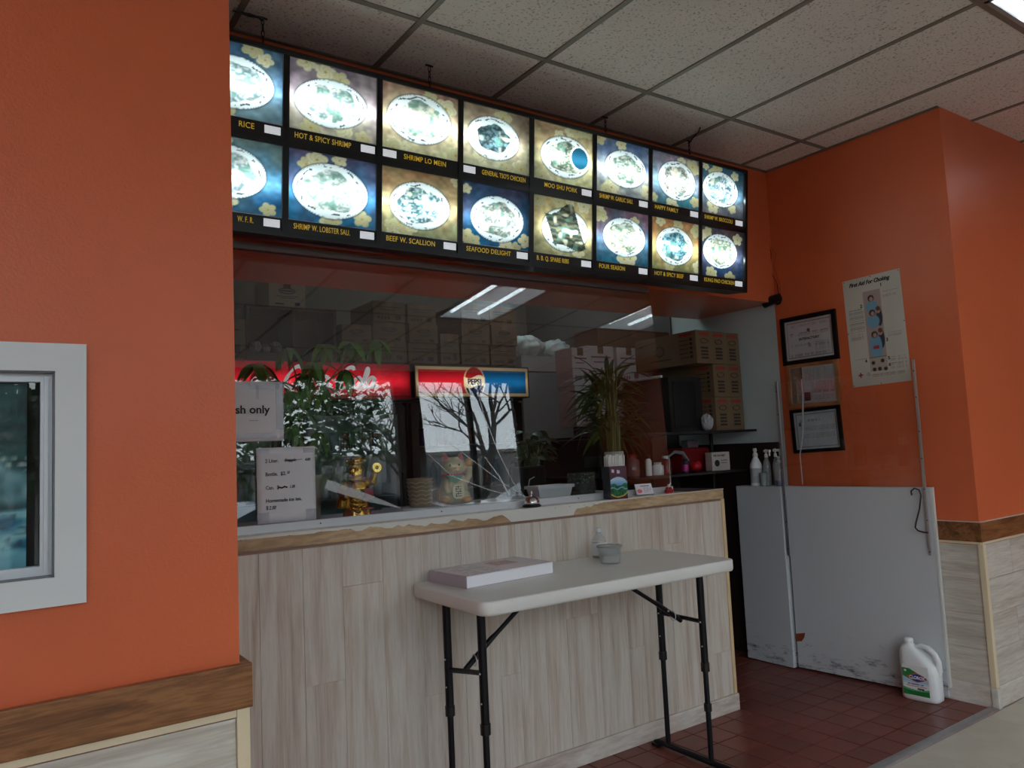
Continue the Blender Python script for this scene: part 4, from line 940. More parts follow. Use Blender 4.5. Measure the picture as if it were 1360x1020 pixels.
for s_ in (-1, 1):
    B().ball((s_*.020,-.048,.166), .0085, 8, (1,.5,1)).build('eye', mat('eye_gold', (220,200,120), .2), ca); B().ball((s_*.020,-.0525,.166), .0042, 6, (1,.5,1.2)).build('pupil', BLACK, ca)
B().ball((0,-.054,.151), .0045, 6).ball((-.010,-.050,.143), .009, 6, (1,.6,.7)).ball((.010,-.050,.143), .009, 6, (1,.6,.7)).build('muzzle', mat('pink_cream_glaze', (214,170,140), .3), ca)
b = B(); b.prism(rrect(-.025,.025,.022,.082,.018), .060, .070); pl = b.build('coin_plaque', mat('cream_plaque', (216,204,170), .35), ca, (0,0,0), (R(90), 0, R(8)))
b = B()
for k in range(5):
    b.box(-.014, .014, .0705, .0715, .032+k*.010, .0345+k*.010).box(-.012+(k%3)*.009, -.009+(k%3)*.009, .0705, .0715, .030+k*.009, .042+k*.009)
o_ = b.build('plaque_marks', INK, ca, (0,0,0), (0,0,0))
o_.scale = (1,-1,1); o_.rotation_euler = (0,0,R(8))

# tan wicker pot
def pot(name, label, x, y, z, r0, r1, h, m_, wob=None, cat='pot', extra=None):
    t = thing(name, label, cat, (x, y, z))
    B().lathe([(r0,0),(r0+.002,.003),(r1,h-.008),(r1+.003,h-.006),(r1+.003,h),(r1-.004,h),(r0-.003,.01),(.0005,.01)], 30, wob=wob).build('pot_body', m_, t)
    if extra: extra(t)
    return t
def bands(t):
    b = B()
    for k in range(6):
        z = .015+k*.017; rr_ = .045+.009*z/.115; b.tube([(rr_*cos(2*pi*q/24)*1.02, rr_*sin(2*pi*q/24)*1.02, z+.004*sin(q*2.)) for q in range(25)], .0028, 5, caps=False)
    b.build('woven_band', mat('pale_wicker', (188,172,150), .6), t)
pot('wicker_pot', 'tan woven pot on the white ledge between the gold statue and the cat', 1.545, .215, ZL, .043, .053, .118, mat('tan_wicker', (150,132,112), .65, var=.1, vscale=30), extra=bands)
# planter tray
py = thing('white_planter_tray', 'empty white rectangular planter tray behind the service bell', 'planter', (2.235, .22, 1.1143))
b = B(); ring = lambda hx, hy, z: [(-hx,-hy,z),(hx,-hy,z),(hx,hy,z),(-hx,hy,z)]
rs_ = [ring(.085,.038,.0), ring(.100,.048,.062), ring(.108,.055,.062), ring(.108,.055,.076), ring(.100,.048,.076), ring(.083,.036,.006)]
vs = [v for q in rs_ for v in q]; b.add(vs, [(i*4+k, i*4+(k+1)%4, (i+1)*4+(k+1)%4, (i+1)*4+k) for i in range(5) for k in range(4)]); b.add(rs_[0], [(3,2,1,0)]); b.add(rs_[-1], [(0,1,2,3)])
b.build('tray', mat('white_planter_plastic', (206,208,214), .4), py)
# small black screen and acrylic holder
mo = thing('small_black_screen', 'small black framed screen standing behind the white planter tray', 'screen', (2.24, .40, 1.1143))
b = B().bev(-.105, .105, -.01, .01, .012, .165, .004).box(-.04,.04,-.03,.03,0,.012); b.build('casing', BLACK, mo)
B().box(-.096, .096, -.0112, -.0102, .022, .156).build('display', mat('dark_display', (26,30,34), .12), mo)
B().tube([(.0,-.016,.0125),(-.012,-.017,.06),(.0,-.016,.10),(.03,-.017,.112)], .0022, 6).build('white_cord', WHITE, mo)
ah = thing('acrylic_sign_holder', 'clear acrylic holder with a dark green glittery picture left of the straw box', 'sign holder', (2.42, .205, 1.1143), (0,0,R(-4)))
B().box(-.085, .085, -.004, -.001, .004, .125).box(-.085,.085,-.03,.03,0,.004).build('acrylic', glass_mat('acrylic_stand', r0=.06, haze=.03), ah)
def glit(u, v):
    n1 = vnoise(u, v, 30, 6); c = lerp((14,26,26), (36,64,58), vnoise(u,v,6,5)); return over(c, np.clip((n1-.68)*5, 0, 1)*np.clip((v-.35)*3, 0, 1), (140,170,150))
o_ = printed('picture', .16, .112, 50, 36, glit, PRINTG, ah, (-.08, .001, .008), FRONT); m_ = o_.modifiers.new('t','SOLIDIFY'); m_.thickness = .0015; m_.offset = -1

# gold statue
GOLD = mat('polished_gold', (206,160,72), .22, 1., var=.08, vscale=18)
gd = thing('gold_statue', 'shiny gold statue of a bearded robed figure holding up a coin', 'statue', (1.255, .205, 1.1143), (0, 0, R(-20)))
b = B().lathe([(.052,.0),(.056,.01),(.050,.05),(.046,.09),(.050,.125),(.044,.15),(.030,.168),(.018,.178)], 40, wob=lambda q, z: .07*sin(q*9+z*20)*max(0, 1-z/.16))
b.ball((0,-.004,.205), .032, 14, (1,.95,1.12)).ball((0,-.022,.180), .022, 10, (1.1,.7,1.3)).ball((0,-.034,.203), .0065, 6)
b.ball((0,.0,.235), .030, 12, (1,1,.7)).tube([(-.040,0,.236),(.040,0,.236)], .009, 8).tube([(0,0,.24),(0,0,.262)], [.016,.010], 10)
b.tube([(-.036,0,.150),(-.062,-.02,.115),(-.050,-.045,.10)], [.020,.019,.014], 10).ball((-.046,-.050,.098), .014, 8).tube([(-.055,-.03,.10),(-.062,-.02,.055)], [.018,.026], 10)
b.tube([(.036,0,.150),(.064,-.01,.150),(.072,-.022,.188)], [.020,.018,.012], 10).ball((.072,-.024,.196), .012, 8)
b.ball((.012,-.030,.215), .0075, 6).ball((-.012,-.030,.215), .0075, 6).ball((.016,-.026,.197), .009, 6).ball((-.016,-.026,.197), .009, 6)
for k in range(5): b.tube([(-.03,-.046+.002*k,.10-.016*k),(0,-.056,.085-.016*k),(.03,-.046+.002*k,.10-.016*k)], .0035, 6)
vox('statue_body', b, GOLD, gd, .003, 1)
B().tube([(.078,-.030,.205),(.080,-.038,.206)], .019, 20).tube([(.0795,-.039,.206),(.080,-.0405,.206)], .008, 12).build('coin', mat('bright_gold', (226,190,100), .2, 1.), gd)
B().box(.030, .062, -.062, -.050, .085, .125).box(.018,.060,-.060,-.052,.045,.052).build('red_scroll', mat('scroll_red', (150,34,44), .5), gd)

# plants
LEAF = mat('green_leaf', (88,124,56), .4, var=.18, vscale=12, rvar=.3)
LEAFD = mat('dark_green_leaf', (80,94,64), .45, var=.15, vscale=14, rvar=.25)
LEAFY = mat('bamboo_leaf', (70,88,42), .45, var=.15, vscale=14, rvar=.3)
def leaf_mesh(L_, wd, droop, fold=.25, n=8):
    """blade along +x, arching down, folded on its midrib"""
    b = B(); vs = []
    for i in range(n+1):
        t = i/n; x = L_*t*(1-.15*droop*t); z = -droop*L_*t*t; hw_ = wd*math.sin(pi*min(1, t*.94+.06))**.8*(1-.25*t)
        vs += [(x, -hw_, z+hw_*fold), (x, 0, z), (x, hw_, z+hw_*fold)]
    b.add(vs, [(i*3+k, i*3+k+1, (i+1)*3+k+1, (i+1)*3+k) for i in range(n) for k in range(2)], True)
    me = b.mesh('leaf'); return me
def leaf(me, m_, par, loc, az, el, roll_=0., sc=1.):
    if not me.materials: me.materials.append(m_)
    o_ = link('leaf', me, par, loc); o_.rotation_euler = (Matrix.Rotation(az, 3, 'Z') @ Matrix.Rotation(-el, 3, 'Y') @ Matrix.Rotation(roll_, 3, 'X')).to_euler(); o_.scale = (sc,)*3; return o_
# money plant
mp_ = thing('potted_money_plant', 'tall leafy plant with hand-shaped leaves in a beige pot behind the paper signs', 'plant', (1.095, .36, 1.1143))
B().lathe([(.060,0),(.062,.004),(.072,.165),(.076,.168),(.076,.185),(.068,.185),(.056,.15),(.0005,.15)], 28).build('pot', mat('beige_pot', (168,154,138), .5, var=.05), mp_)
B().tube([(0,0,.15),(.005,0,.24),(-.012,.0,.34),(.0,0,.46)], [.014,.012,.010,.007], 8).build('trunk', mat('olive_bark', (110,104,70), .7), mp_)
lm1, lm2 = leaf_mesh(.125, .021, .35), leaf_mesh(.105, .018, .7)
cl = [(-.19,-.04,.63),(-.06,-.03,.70),(.09,-.03,.72),(.20,-.05,.73),(.33,-.04,.745),(.02,.02,.60),(-.06,-.06,.52),(.10,.02,.55),(-.02,.0,.46),(.19,0,.62),(-.10,.03,.57),(.04,-.05,.64),(-.05,-.02,.40),(.06,-.02,.36)]
for k, (x, y, z) in enumerate(cl):
    st0 = (0,0,min(.44,z-.12)) if k != 4 else (.02,0,.46)
    B().tube([st0, ((x)*.5, y*.5, (st0[2]+z)/2+.03), (x, y, z)], [.0042,.003,.0022], 6).build('stem', mat('green_stem', (84,100,50), .5), mp_)
    for q in range(7):
        leaf(lm1 if q % 2 else lm2, LEAF, mp_, (x, y, z), 2*pi*q/7+k, rnd.uniform(-.75,-.05), rnd.uniform(-.3,.3), rnd.uniform(.8,1.15))
# lucky bamboo
lb_ = thing('lucky_bamboo', 'bushy lucky bamboo bundle in a tall white vase right of the glass', 'plant', (2.765, .34, 1.1143))
B().lathe([(.030,0),(.032,.004),(.046,.10),(.052,.19),(.050,.215),(.046,.215),(.045,.18),(.0005,.17)], 28).build('vase', mat('white_vase', (186,186,184), .3), lb_)
CAN = mat('bamboo_cane', (96,106,52), .4, var=.12, vscale=30)
for k in range(12):
    a = 2*pi*k/12; r = .019+.012*(k%2); h = .37+.03*(k%3)
    pts = [(r*cos(a+.35*z)*(1+.25*z), r*sin(a+.35*z)*(1+.25*z), .16+(h-.20)*z) for z in np.linspace(0,1,12)]
    rad = [.0062+(.0012 if i % 3 == 0 else 0) for i in range(12)]; B().tube(pts, rad, 8).build('cane', CAN, lb_)
lm3, lm4 = leaf_mesh(.22, .0165, .45, .3, 10), leaf_mesh(.17, .0145, .9, .3, 10)
for k in range(185):
    a = rnd.choice((0, pi))+rnd.gauss(0, .8); r = rnd.uniform(.0,.10); z = .28+.35*rnd.random()
    if sin(a) < -.75: a = -a
    leaf(lm3 if k % 2 else lm4, LEAFY, lb_, (r*cos(a)*1.1, abs(r*sin(a))*.5, z), a, rnd.uniform(-.3,1.15), rnd.uniform(-.4,.4), rnd.uniform(.7,1.1))
for k in range(8):
    a = 2*pi*k/8; B().tube([(.015*cos(a),.015*sin(a),.36),(.035*cos(a),.025*sin(a),.52),(.05*cos(a),.03*sin(a),.66)], [.005,.004,.002], 6).build('shoot', CAN, lb_)
# small broad-leaved plant
sp_ = thing('small_potted_plant', 'small broad-leaved plant in a pinkish pot behind the acrylic holder', 'plant', (2.40, .585, 1.1143))
B().lathe([(.036,0),(.038,.004),(.044,.10),(.048,.102),(.048,.115),(.042,.115),(.0005,.095)], 24).build('pot', mat('pinkish_pot', (150,116,106), .5), sp_)
lm5 = leaf_mesh(.075, .024, .35, .2)
for k in range(70):
    a = rnd.uniform(0, 2*pi); r = .10*math.sqrt(rnd.random()); z = .18+.17*rnd.random()
    leaf(lm5, LEAFD, sp_, (r*cos(a), r*sin(a)*.8, z), a+rnd.uniform(-.6,.6), rnd.uniform(-.6,.5), rnd.uniform(-.5,.5), rnd.uniform(.7,1.1))
for k in range(9):
    a = 2*pi*k/9; B().tube([(.01*cos(a),.01*sin(a),.10),(.04*cos(a),.03*sin(a),.2),(.09*cos(a),.07*sin(a),.29)], [.004,.003,.002], 6).build('stem', mat('green_stem', ()), sp_)

# ============================================================ KITCHEN
DARKW = mat('dark_brown_cooler_body', (42,28,26), .45)
GLS = glass_mat('cooler_door_glass', r0=.05)
LINER = mat('cooler_liner', (176,190,188), .5)
SHELF = mat('wire_shelf_grey', (150,156,158), .4)
DC = [(96,20,20),(150,150,146),(30,90,50),(120,70,30),(24,40,96),(176,176,170)]
def cooler(label, x0, x1, y0, dep, h, signz, doorx, seed):
    """drinks fridge: open cabinet, liner, shelves with bottles, framed glass door(s)"""
    t = thing('drinks_fridge', label, 'fridge', ((x0+x1)/2, y0, 0), group='drinks fridges'); W_ = (x1-x0)/2; zb, za = .18, signz-.03
    B().box(-W_, -W_+.05, .05, dep, .10, h).box(W_-.05, W_, .05, dep, .10, h).box(-W_+.05, W_-.05, dep-.05, dep, .10, h).box(-W_+.05, W_-.05, .05, dep-.05, .10, zb).box(-W_+.05, W_-.05, .05, dep-.05, za, h).box(-W_+.03, W_-.03, .08, dep-.03, 0, .10).box(-W_, W_, .0, .05, signz-.012, h).box(-W_, W_, .03, .05, .02, zb).build('cabinet', DARKW, t)
    B().box(-W_+.051, W_-.051, dep-.056, dep-.051, zb, za).box(-W_+.051, -W_+.055, .06, dep-.056, zb, za).box(W_-.055, W_-.051, .06, dep-.056, zb, za).build('liner', LINER, t)
    rr = random.Random(seed); nsh = 5
    for s_ in range(nsh):
        z = zb+.01+(za-zb)*s_/nsh
        sh_ = B().box(-W_+.056, W_-.056, .10, dep-.06, z, z+.008).build('shelf', SHELF, t)
        n = int((2*W_-.14)/.075); bb = {}
        for k in range(n):
            if rr.random() < .25: continue
            ci = rr.randrange(6); x = -W_+.10+.075*k; q = bb.setdefault(ci, B())
            if s_ % 2: q.lathe([(.028,0),(.030,.01),(.030,.12),(.012,.17),(.013,.195),(.0005,.197)], 10, (x, .16, z+.009))
            else: q.lathe([(.032,0),(.033,.004),(.033,.112),(.027,.12),(.0005,.12)], 10, (x, .16, z+.009))
        for ci, q in bb.items(): q.build('drink_bottles', mat('drink_%d' % ci, DC[ci], .25), sh_)
    for (a, b_) in doorx:
        a -= (x0+x1)/2; b_ -= (x0+x1)/2
        d = B().box(a, a+.055, 0, .045, .12, za).box(b_-.055, b_, 0, .045, .12, za).box(a+.055, b_-.055, 0, .045, za-.06, za).box(a+.055, b_-.055, 0, .045, .12, .20).build('door', DARKW, t)
        B().box(a+.055, b_-.055, .018, .024, .20, za-.06).build('door_glass', GLS, d)
        B().bev(b_-.045, b_-.02, -.035, -.002, .9, 1.25, .004).build('handle', BLACK, d)
    return t
fr1 = cooler('dark brown drinks fridge under the lit red, white and blue round-badged sign', 2.400, 3.335, 1.93, .75, 1.975, 1.735, [(2.410, 3.325)], 4)
fr2 = cooler('wide dark drinks fridge under the lit red script sign, left of the other', .70, 2.372, 1.93, .75, 1.975, 1.722, [(.71, 1.535), (1.537, 2.362)], 9)
# lit signs
def pepsi(u, v):
    c = np.where((u < .5)[:,None], np.array((205,30,44.)), np.array((20,96,150.)))
    bord = (u<.022)|(u>.978)|(v<.10)|(v>.90); c = over(c, bord, (236,206,160))
    W__, H__ = .925, .205; r = np.hypot((u-.5)*W__/.088, (v-.5)*H__/.1155)
    c = over(c, r<1, (236,206,160)); y = (v-.5)*H__; x = (u-.5)*W__; wv = .012*np.sin(x*38)
    c = over(c, (r<.9)*(y>.036+wv), (190,36,40)); c = over(c, (r<.9)*(y<-.034+wv), (24,28,72)); c = over(c, (r<.9)*(y<=.036+wv)*(y>=-.034+wv), (238,220,190)); return c
SIGNF = attr_mat('backlit_sign_film', .3, .3, translucent=.7)
def lightbox(par, x0, x1, z0, z1, fn, nx, ny, es):
    """shallow lit box standing on the fridge front: tube behind a translucent face"""
    b = B().box(x0-.008, x1+.008, -.09, 0, z1, z1+.01).box(x0-.008, x1+.008, -.09, 0, z0-.008, z0).box(x0-.008, x0, -.09, 0, z0, z1).box(x1, x1+.008, -.09, 0, z0, z1)
    b.build('sign_case', mat('brown_sign_case', (74,48,40), .4), par)
    B().tube([(x0+.02, -.045, (z0+z1)/2), (x1-.02, -.045, (z0+z1)/2)], .012, 10).build('sign_tube', mat('sign_tube', (255,255,255), .5, emit=(240,240,235), es=es), par)
    return printed('sign_face', x1-x0, z1-z0, nx, ny, fn, SIGNF, par, (x0, -.088, z0), FRONT)
lightbox(fr1, -.4625, .4625, 1.745, 1.950, pepsi, 160, 44, 6.)
tt = txt('PEPSI', .056, mat('dark_blue_lettering', (40,40,96), .4), fr1, (0, -.0895, 1.829), FRONT, align='CENTER', off=.0018, sx=.92)
def coke(u, v): 
    n1 = vnoise(u, v, 60, 3, 20); c = lerp((190,16,34), (226,36,54), n1); return over(c, (np.abs(v-.04)<.04)*1., (120,10,20))
lightbox(fr2, -.828, .828, 1.732, 1.955, coke, 120, 20, 2.2)
WS = mat('white_script', (238,238,236), .4, emit=(240,240,240), es=.25)
def script(par, x, z, sc):
    """flowing two-word cola script: letters as swelling strokes with a long swash"""
    b = B(); P = []
    def st(pts, r):
        n = len(pts); out = []
        for i in range(n-1):
            for k in range(4):
                t = k/4; p0 = pts[max(i-1,0)]; p1 = pts[i]; p2 = pts[i+1]; p3 = pts[min(i+2,n-1)]
                out.append(tuple(.5*((2*p1[j])+(-p0[j]+p2[j])*t+(2*p0[j]-5*p1[j]+4*p2[j]-p3[j])*t*t+(-p0[j]+3*p1[j]-3*p2[j]+p3[j])*t**3) for j in (0,1)))
        out.append(pts[-1]); m0 = len(out)
        rad = [max(.0016, r*1.25*(.40+.60*abs(math.sin(2.2*pi*i/m0+.6))))*sc/.1 for i in range(m0)]
        b.tube([(x+p[0]*sc+.22*p[1]*sc, 0, z+p[1]*sc) for p in out], rad, 6)
    def Cc(ox): st([(ox+.95,1.15),(ox+.8,1.32),(ox+.5,1.25),(ox+.15,.8),(ox+.05,.3),(ox+.3,.02),(ox+.7,.15),(ox+.95,.4)], .012)
    def oo(ox): st([(ox+.3,.72),(ox+.08,.5),(ox+.1,.12),(ox+.35,.05),(ox+.52,.4),(ox+.38,.72),(ox+.25,.6),(ox+.6,.6)], .009)
    def cc(ox): st([(ox+.5,.6),(ox+.3,.72),(ox+.08,.45),(ox+.12,.1),(ox+.35,.04),(ox+.6,.25)], .010)
    def aa(ox): st([(ox+.5,.65),(ox+.25,.72),(ox+.05,.35),(ox+.2,.04),(ox+.42,.3),(ox+.5,.68),(ox+.48,.15),(ox+.62,.05),(ox+.75,.25)], .010)
    def ll(ox): st([(ox+.05,.2),(ox+.3,.9),(ox+.32,1.3),(ox+.18,1.25),(ox+.12,.4),(ox+.22,.04),(ox+.4,.2)], .009)
    Cc(0); oo(1.0); cc(1.6); aa(2.2); st([(2.95,.5),(3.3,.52)], .008); Cc(3.35); oo(4.35); ll(4.95); aa(5.3)
    st([(.3,.02),(.6,-.28),(1.6,-.22),(2.6,-.3),(3.3,-.45)], .010)
    return b
sc1 = script(None, 0, 0, .100); sc1.build('script_lettering', WS, fr2, (-.02, -.0895, 1.795), (0,0,0))
b = B().lathe([(.082,0),(.082,.003)], 28); b.build('round_badge', mat('badge_red', (150,16,26), .35, emit=(150,10,20), es=.12), fr2, (-.135, -.0885, 1.832), FRONT)
script(None, 0, 0, .026).build('badge_script', WS, fr2, (-.212, -.0930, 1.822), (0,0,0))

# cartons
KRAFT = mat('brown_cardboard', (108,82,62), .7, var=.07, vscale=7, rvar=.1)
KRAFTY = mat('yellowish_cardboard', (112,92,68), .7, var=.06)
WCARD = mat('white_cardboard', (204,200,202), .65, var=.04)
PTAPE = mat('brown_packing_tape', (118,90,62), .4)
PRR = mat('red_carton_print', (150,46,40), .6); PRK = mat('black_carton_print', (44,36,32), .6); PRB = mat('blue_carton_print', (60,74,110), .6)
def carton(label, x0, x1, y0, y1, z0, z1, m_=KRAFT, marks='front', group=None, rz=0., ink=None):
    w_, d_, h_ = x1-x0, y1-y0, z1-z0
    t = thing('carton', label, 'box', ((x0+x1)/2, (y0+y1)/2, z0), (0,0,rz), group or 'cartons stored in the kitchen')
    B().bev(-w_/2, w_/2, -d_/2, d_/2, 0, h_, .004).build('carton_body', m_, t)
    B().box(-.024, .024, -d_/2-.0006, d_/2, h_, h_+.0007).box(-.024, .024, -d_/2-.0008, -d_/2, h_-.05, h_).build('tape', PTAPE, t)
    ik = ink or PRK; y = -d_/2-.0009; b = B()
    if marks == 'front':
        b.box(-w_*.36, w_*.36, y, -d_/2, h_*.70, h_*.74).box(-w_*.28, w_*.20, y, -d_/2, h_*.58, h_*.61)
        for k in range(4): b.box(w_*(-.36+.1*k), w_*(-.30+.1*k), y, -d_/2, h_*.14, h_*.26)
        b.box(w_*.18, w_*.36, y, -d_/2, h_*.12, h_*.34)
    elif marks == 'logo':
        b.tube([(w_*.0+w_*.22*cos(2*pi*k/20), y+.0008, h_*.62+h_*.10*sin(2*pi*k/20)) for k in range(21)], .003, 5, caps=False)
        b.box(-w_*.18, w_*.18, y, -d_/2, h_*.60, h_*.64).box(-w_*.3, w_*.3, y, -d_/2, h_*.40, h_*.42).box(-w_*.2, w_*.2, y, -d_/2, h_*.34, h_*.36)
        b.box(w_*.2, w_*.34, y, -d_/2, h_*.08, h_*.2).box(-w_*.34, -w_*.1, y, -d_/2, h_*.10, h_*.15)
    if b.v: b.build('printed_marks', ik, t)
    return t
# stacks above the drinks fridges
zt0 = 1.987
n_ = 0
for (x0, x1, hs, what) in [(1.955,2.165,[.125,.12],'narrow stack left of the tall ones'),(2.180,2.420,[.14,.135,.14],'first tall stack from the left'),(2.440,2.665,[.14,.135,.14],'second tall stack from the left'),(2.865,3.105,[.15,.15,.14],'third tall stack from the left'),(3.115,3.345,[.15,.15,.14],'fourth tall stack, nearest the grey fridge')]:
    z = zt0
    for i, h_ in enumerate(hs):
        pos = ['bottom','middle','top'][i] if len(hs) == 3 else ['bottom','top'][i]
        carton('brown carton on the dark fridges, %s of the %s' % (pos, what), x0, x1, 1.98+rnd.uniform(-.01,.02), 2.36, z, z+h_-.001, KRAFT, ['front','logo'][i % 2]); z += h_
carton('small upright brown carton standing between tall carton stacks on the fridges', 2.690, 2.845, 1.99, 2.25, zt0, zt0+.215, KRAFT, 'front')
# open shelf box on the left fridge
os_ = thing('wooden_shelf_box', 'dark wooden open shelf box standing on the left drinks fridge', 'shelf', (1.645, 2.02, zt0))
B().box(-.29, -.27, 0, .32, 0, .335).box(.27, .29, 0, .32, 0, .335).box(-.27, .27, 0, .32, 0, .045).box(-.27, .27, 0, .32, .315, .335).box(-.27, .27, .30, .32, .045, .315).box(.0, .02, 0, .30, .045, .315).build('shelf_frame', mat('dark_red_brown_wood', (72,44,40), .55), os_)
for i, (x, z, r) in enumerate([(1.435, 2.085, .040), (1.50, 2.072, .030), (1.565, 2.085, .038)]):
    t = thing('crumpled_bag', 'crumpled clear plastic bag on the dark shelf, %s one' % ['left','middle','right'][i], 'bag', (x, 2.12, zt0+.046), group='clear bags on the dark shelf')
    b = B(); b.ball((0,0,r), r, 12, (1,1.1,1)); rs2 = np.random.RandomState(i+3); me = b
    me.v = [tuple(np.array(v)*np.array([1,1,1])*(1+.22*(rs2.rand()-.5))) for v in me.v]; me.sm = [False]*len(me.sm)
    b.build('bag_body', mat('crinkled_clear_bag', (190,192,194), .25, alpha=.75), t)
carton('brown carton at the far left on the drinks fridge, behind the plant', 1.10, 1.340, 1.98, 2.28, zt0, zt0+.235, KRAFT, 'front')
carton('pale carton with blue print lying on top of the dark shelf box', 1.50, 1.735, 2.03, 2.30, zt0+.336, zt0+.336+.17, mat('pale_cardboard', (178,170,150), .65), 'logo', ink=PRB)
# grey fridge and bags
gf = thing('grey_fridge', 'tall grey steel fridge beside the stacks of cartons', 'fridge', (3.60, 1.96, 0))
GST = mat('grey_steel_panel', (176,172,174), .42, .1, var=.03)
B().box(-.235, .235, .03, .60, .08, 2.065).box(-.20,.20,.06,.55,0,.08).build('cabinet', GST, gf)
B().bev(-.235, .235, 0, .03, .10, 1.935, .004).build('door', GST, gf); B().bev(-.235, .235, 0, .03, 1.945, 2.065, .004).build('top_panel', GST, gf)
B().bev(-.215, -.195, -.045, 0, .9, 1.4, .004).build('handle', mat('dark_handle', (60,60,62), .4), gf)
BAG = mat('silvery_plastic_bag', (206,208,208), .22, var=.15, vscale=18, bump=1.0, bscale=45)
for i, (x, rx, rz_) in enumerate([(3.535, .150, .09), (3.815, .115, .078)]):
    t = thing('plastic_bag', '%s silvery plastic bag lying on top of the grey fridge' % ['left, larger','right, smaller'][i], 'bag', (x, 2.14, 2.066), group='bags on the grey fridge')
    b = B(); b.ball((0,0,0), 1, 22); rs2 = np.random.RandomState(8+i)
    vv = []
    for v in b.v:
        v = Vector(v); n1 = .10*sin(v.x*9+i)+.08*sin(v.y*11+v.z*7)+.05*sin(v.z*23+v.x*17)
        z = v.z*(1+n1)*rz_ + rz_*.96; vv.append((v.x*(1+n1*.6)*rx, v.y*(1+n1)*.14, max(z, 0)))
    b.v = vv; b.build('bag_body', BAG, t)
# white cartons
i = 0
for (x0, x1, z0, z1, wh) in [(3.06,3.20,1.745,1.985,'upper row, left'),(3.20,3.43,1.745,2.005,'upper row, second from left'),(3.44,3.66,1.745,2.0,'upper row, third from left'),(3.665,3.90,1.745,1.985,'upper row, right'),
                             (3.07,3.40,1.492,1.743,'lower row, left'),(3.405,3.64,1.492,1.743,'lower row, middle'),(3.645,3.88,1.492,1.743,'lower row, right')]:
    carton('white printed carton behind the bamboo plant, %s' % wh, x0+.002, x1-.002, 1.0+(.015 if i % 2 else 0), 1.17, z0, z1-.001, WCARD, 'logo' if i > 2 else 'front', ink=mat('pinkish_print', (140,100,104), .6)); i += 1
carton('wide flat brown carton lying on the white cartons under the bulkhead', 3.30, 3.96, 1.02, 1.26, 2.006, 2.125, KRAFT, 'none')
# tall stacks of long cartons on the high shelf
hs_ = thing('wire_rack', 'dark wire rack shelf carrying the tall brown cartons by the white wall', 'shelf', (3.57, .88, 0))
b = B().box(-.53, .49, -.46, .48, 1.408, 1.422)
for x in (-.515, .475):
    for y in (-.10, .465): b.tube([(x, y, 0), (x, y, 1.415)], .012, 8)
b.build('rack_frame', mat('black_rack', (24,22,22), .5), hs_)
B().box(-.53, .49, -.40, .46, 1.16, 1.172).build('lower_shelf', mat('black_rack', ()), hs_); B().box(-.53,.49,-.05,.46,.60,.612).build('lower_shelf', mat('black_rack', ()), hs_); B().box(-.53,.49,.462,.478,.60,1.406).build('shade_backdrop', mat('black_rack', ()), hs_)  # sheet behind the rack is an added dark backdrop in place of shade
def longbox(label, x0, x1, y0, y1, z0, z1, m_):
    w_, d_, h_ = x1-x0, y1-y0, z1-z0
    t = thing('carton', label, 'box', ((x0+x1)/2, (y0+y1)/2, z0), group='long cartons on the wire rack')
    B().bev(-w_/2, w_/2, -d_/2, d_/2, 0, h_, .003).build('carton_body', m_, t)
    y = -d_/2-.0009
    B().box(-w_*.3, w_*.3, y, -d_/2, h_*.84, h_*.93).build('red_print', PRR, t)
    b = B().tube([(w_*.24*cos(2*pi*k/14), y+.0006, h_*.68+h_*.07*sin(2*pi*k/14)) for k in range(15)], .0022, 5, caps=False)
    for k in range(4): b.box(-w_*.22, w_*.22, y, -d_/2, h_*(.14+.10*k), h_*(.20+.10*k))
    b.build('dark_print', PRK, t)
    x = -w_/2-.0009; b = B()
    for k in range(5): b.box(x, -w_/2, -d_*.44, -d_*.40, h_*(.18+.13*k), h_*(.26+.13*k)).box(x, -w_/2, -d_*.38, -d_*.24, h_*(.20+.13*k), h_*(.22+.13*k))
    b.tube([(x+.0005, d_*.08+d_*.07*cos(2*pi*k/14), h_*.52+h_*.15*sin(2*pi*k/14)) for k in range(15)], .0025, 5, caps=False).box(x, -w_/2, -d_*.1, d_*.26, h_*.22, h_*.25)
    b.box(x, -w_/2, d_*.36, d_*.38, h_*.72, h_*.80).box(x, -w_/2, d_*.40, d_*.42, h_*.72, h_*.80)
    b.build('side_print', PRK, t); B().box(x, -w_/2, -d_*.44, -d_*.24, h_*.86, h_*.94).build('side_red_print', PRR, t)
    return t
xs_ = [3.606, 3.757, 3.900, 4.045]
for c_ in range(3):
    for r_ in range(3):
        if c_ == 0 and r_ < 2: continue
        z0 = 1.4235+.2065*r_
        longbox('long brown carton with red print end, %s column, %s' % (['left','middle','right'][c_], ['bottom','middle row','top'][r_]), xs_[c_]+.002, xs_[c_+1]-.004, .47+.012*c_, 1.0, z0, z0+.205, KRAFTY)
mw = thing('dark_appliance', 'dark square kitchen appliance standing under the left long carton', 'appliance', (3.60, .77, 1.4225))
B().bev(-.15, .145, -.20, .20, 0, .340, .006).build('casing', mat('near_black_casing', (30,27,25), .8), mw); B().bev(-.12, .08, -.206, -.199, .03, .31, .003).build('door', mat('black_glass_door', (9,9,9), .5), mw)
B().tube([(-.152,-.15,.345),(-.152,.18,.345)], .008, 8).build('pale_edge', mat('pale_edge', (200,204,206), .3), mw)
cb2 = thing('crumpled_bag', 'crumpled clear bag stuffed beside the long cartons on the rack', 'bag', (3.715, .52, 1.4235))
b = B(); b.ball((0,0,.05), .05, 14, (.75,.75,1)); rs2 = np.random.RandomState(4); b.v = [tuple(np.array(v)*(1+.2*(rs2.rand()-.5))) for v in b.v]; b.sm = [False]*len(b.sm)
b.v = [(v[0], v[1], max(v[2], 0)) for v in b.v]; b.build('bag_body', mat('crinkled_clear_bag', ()), cb2)

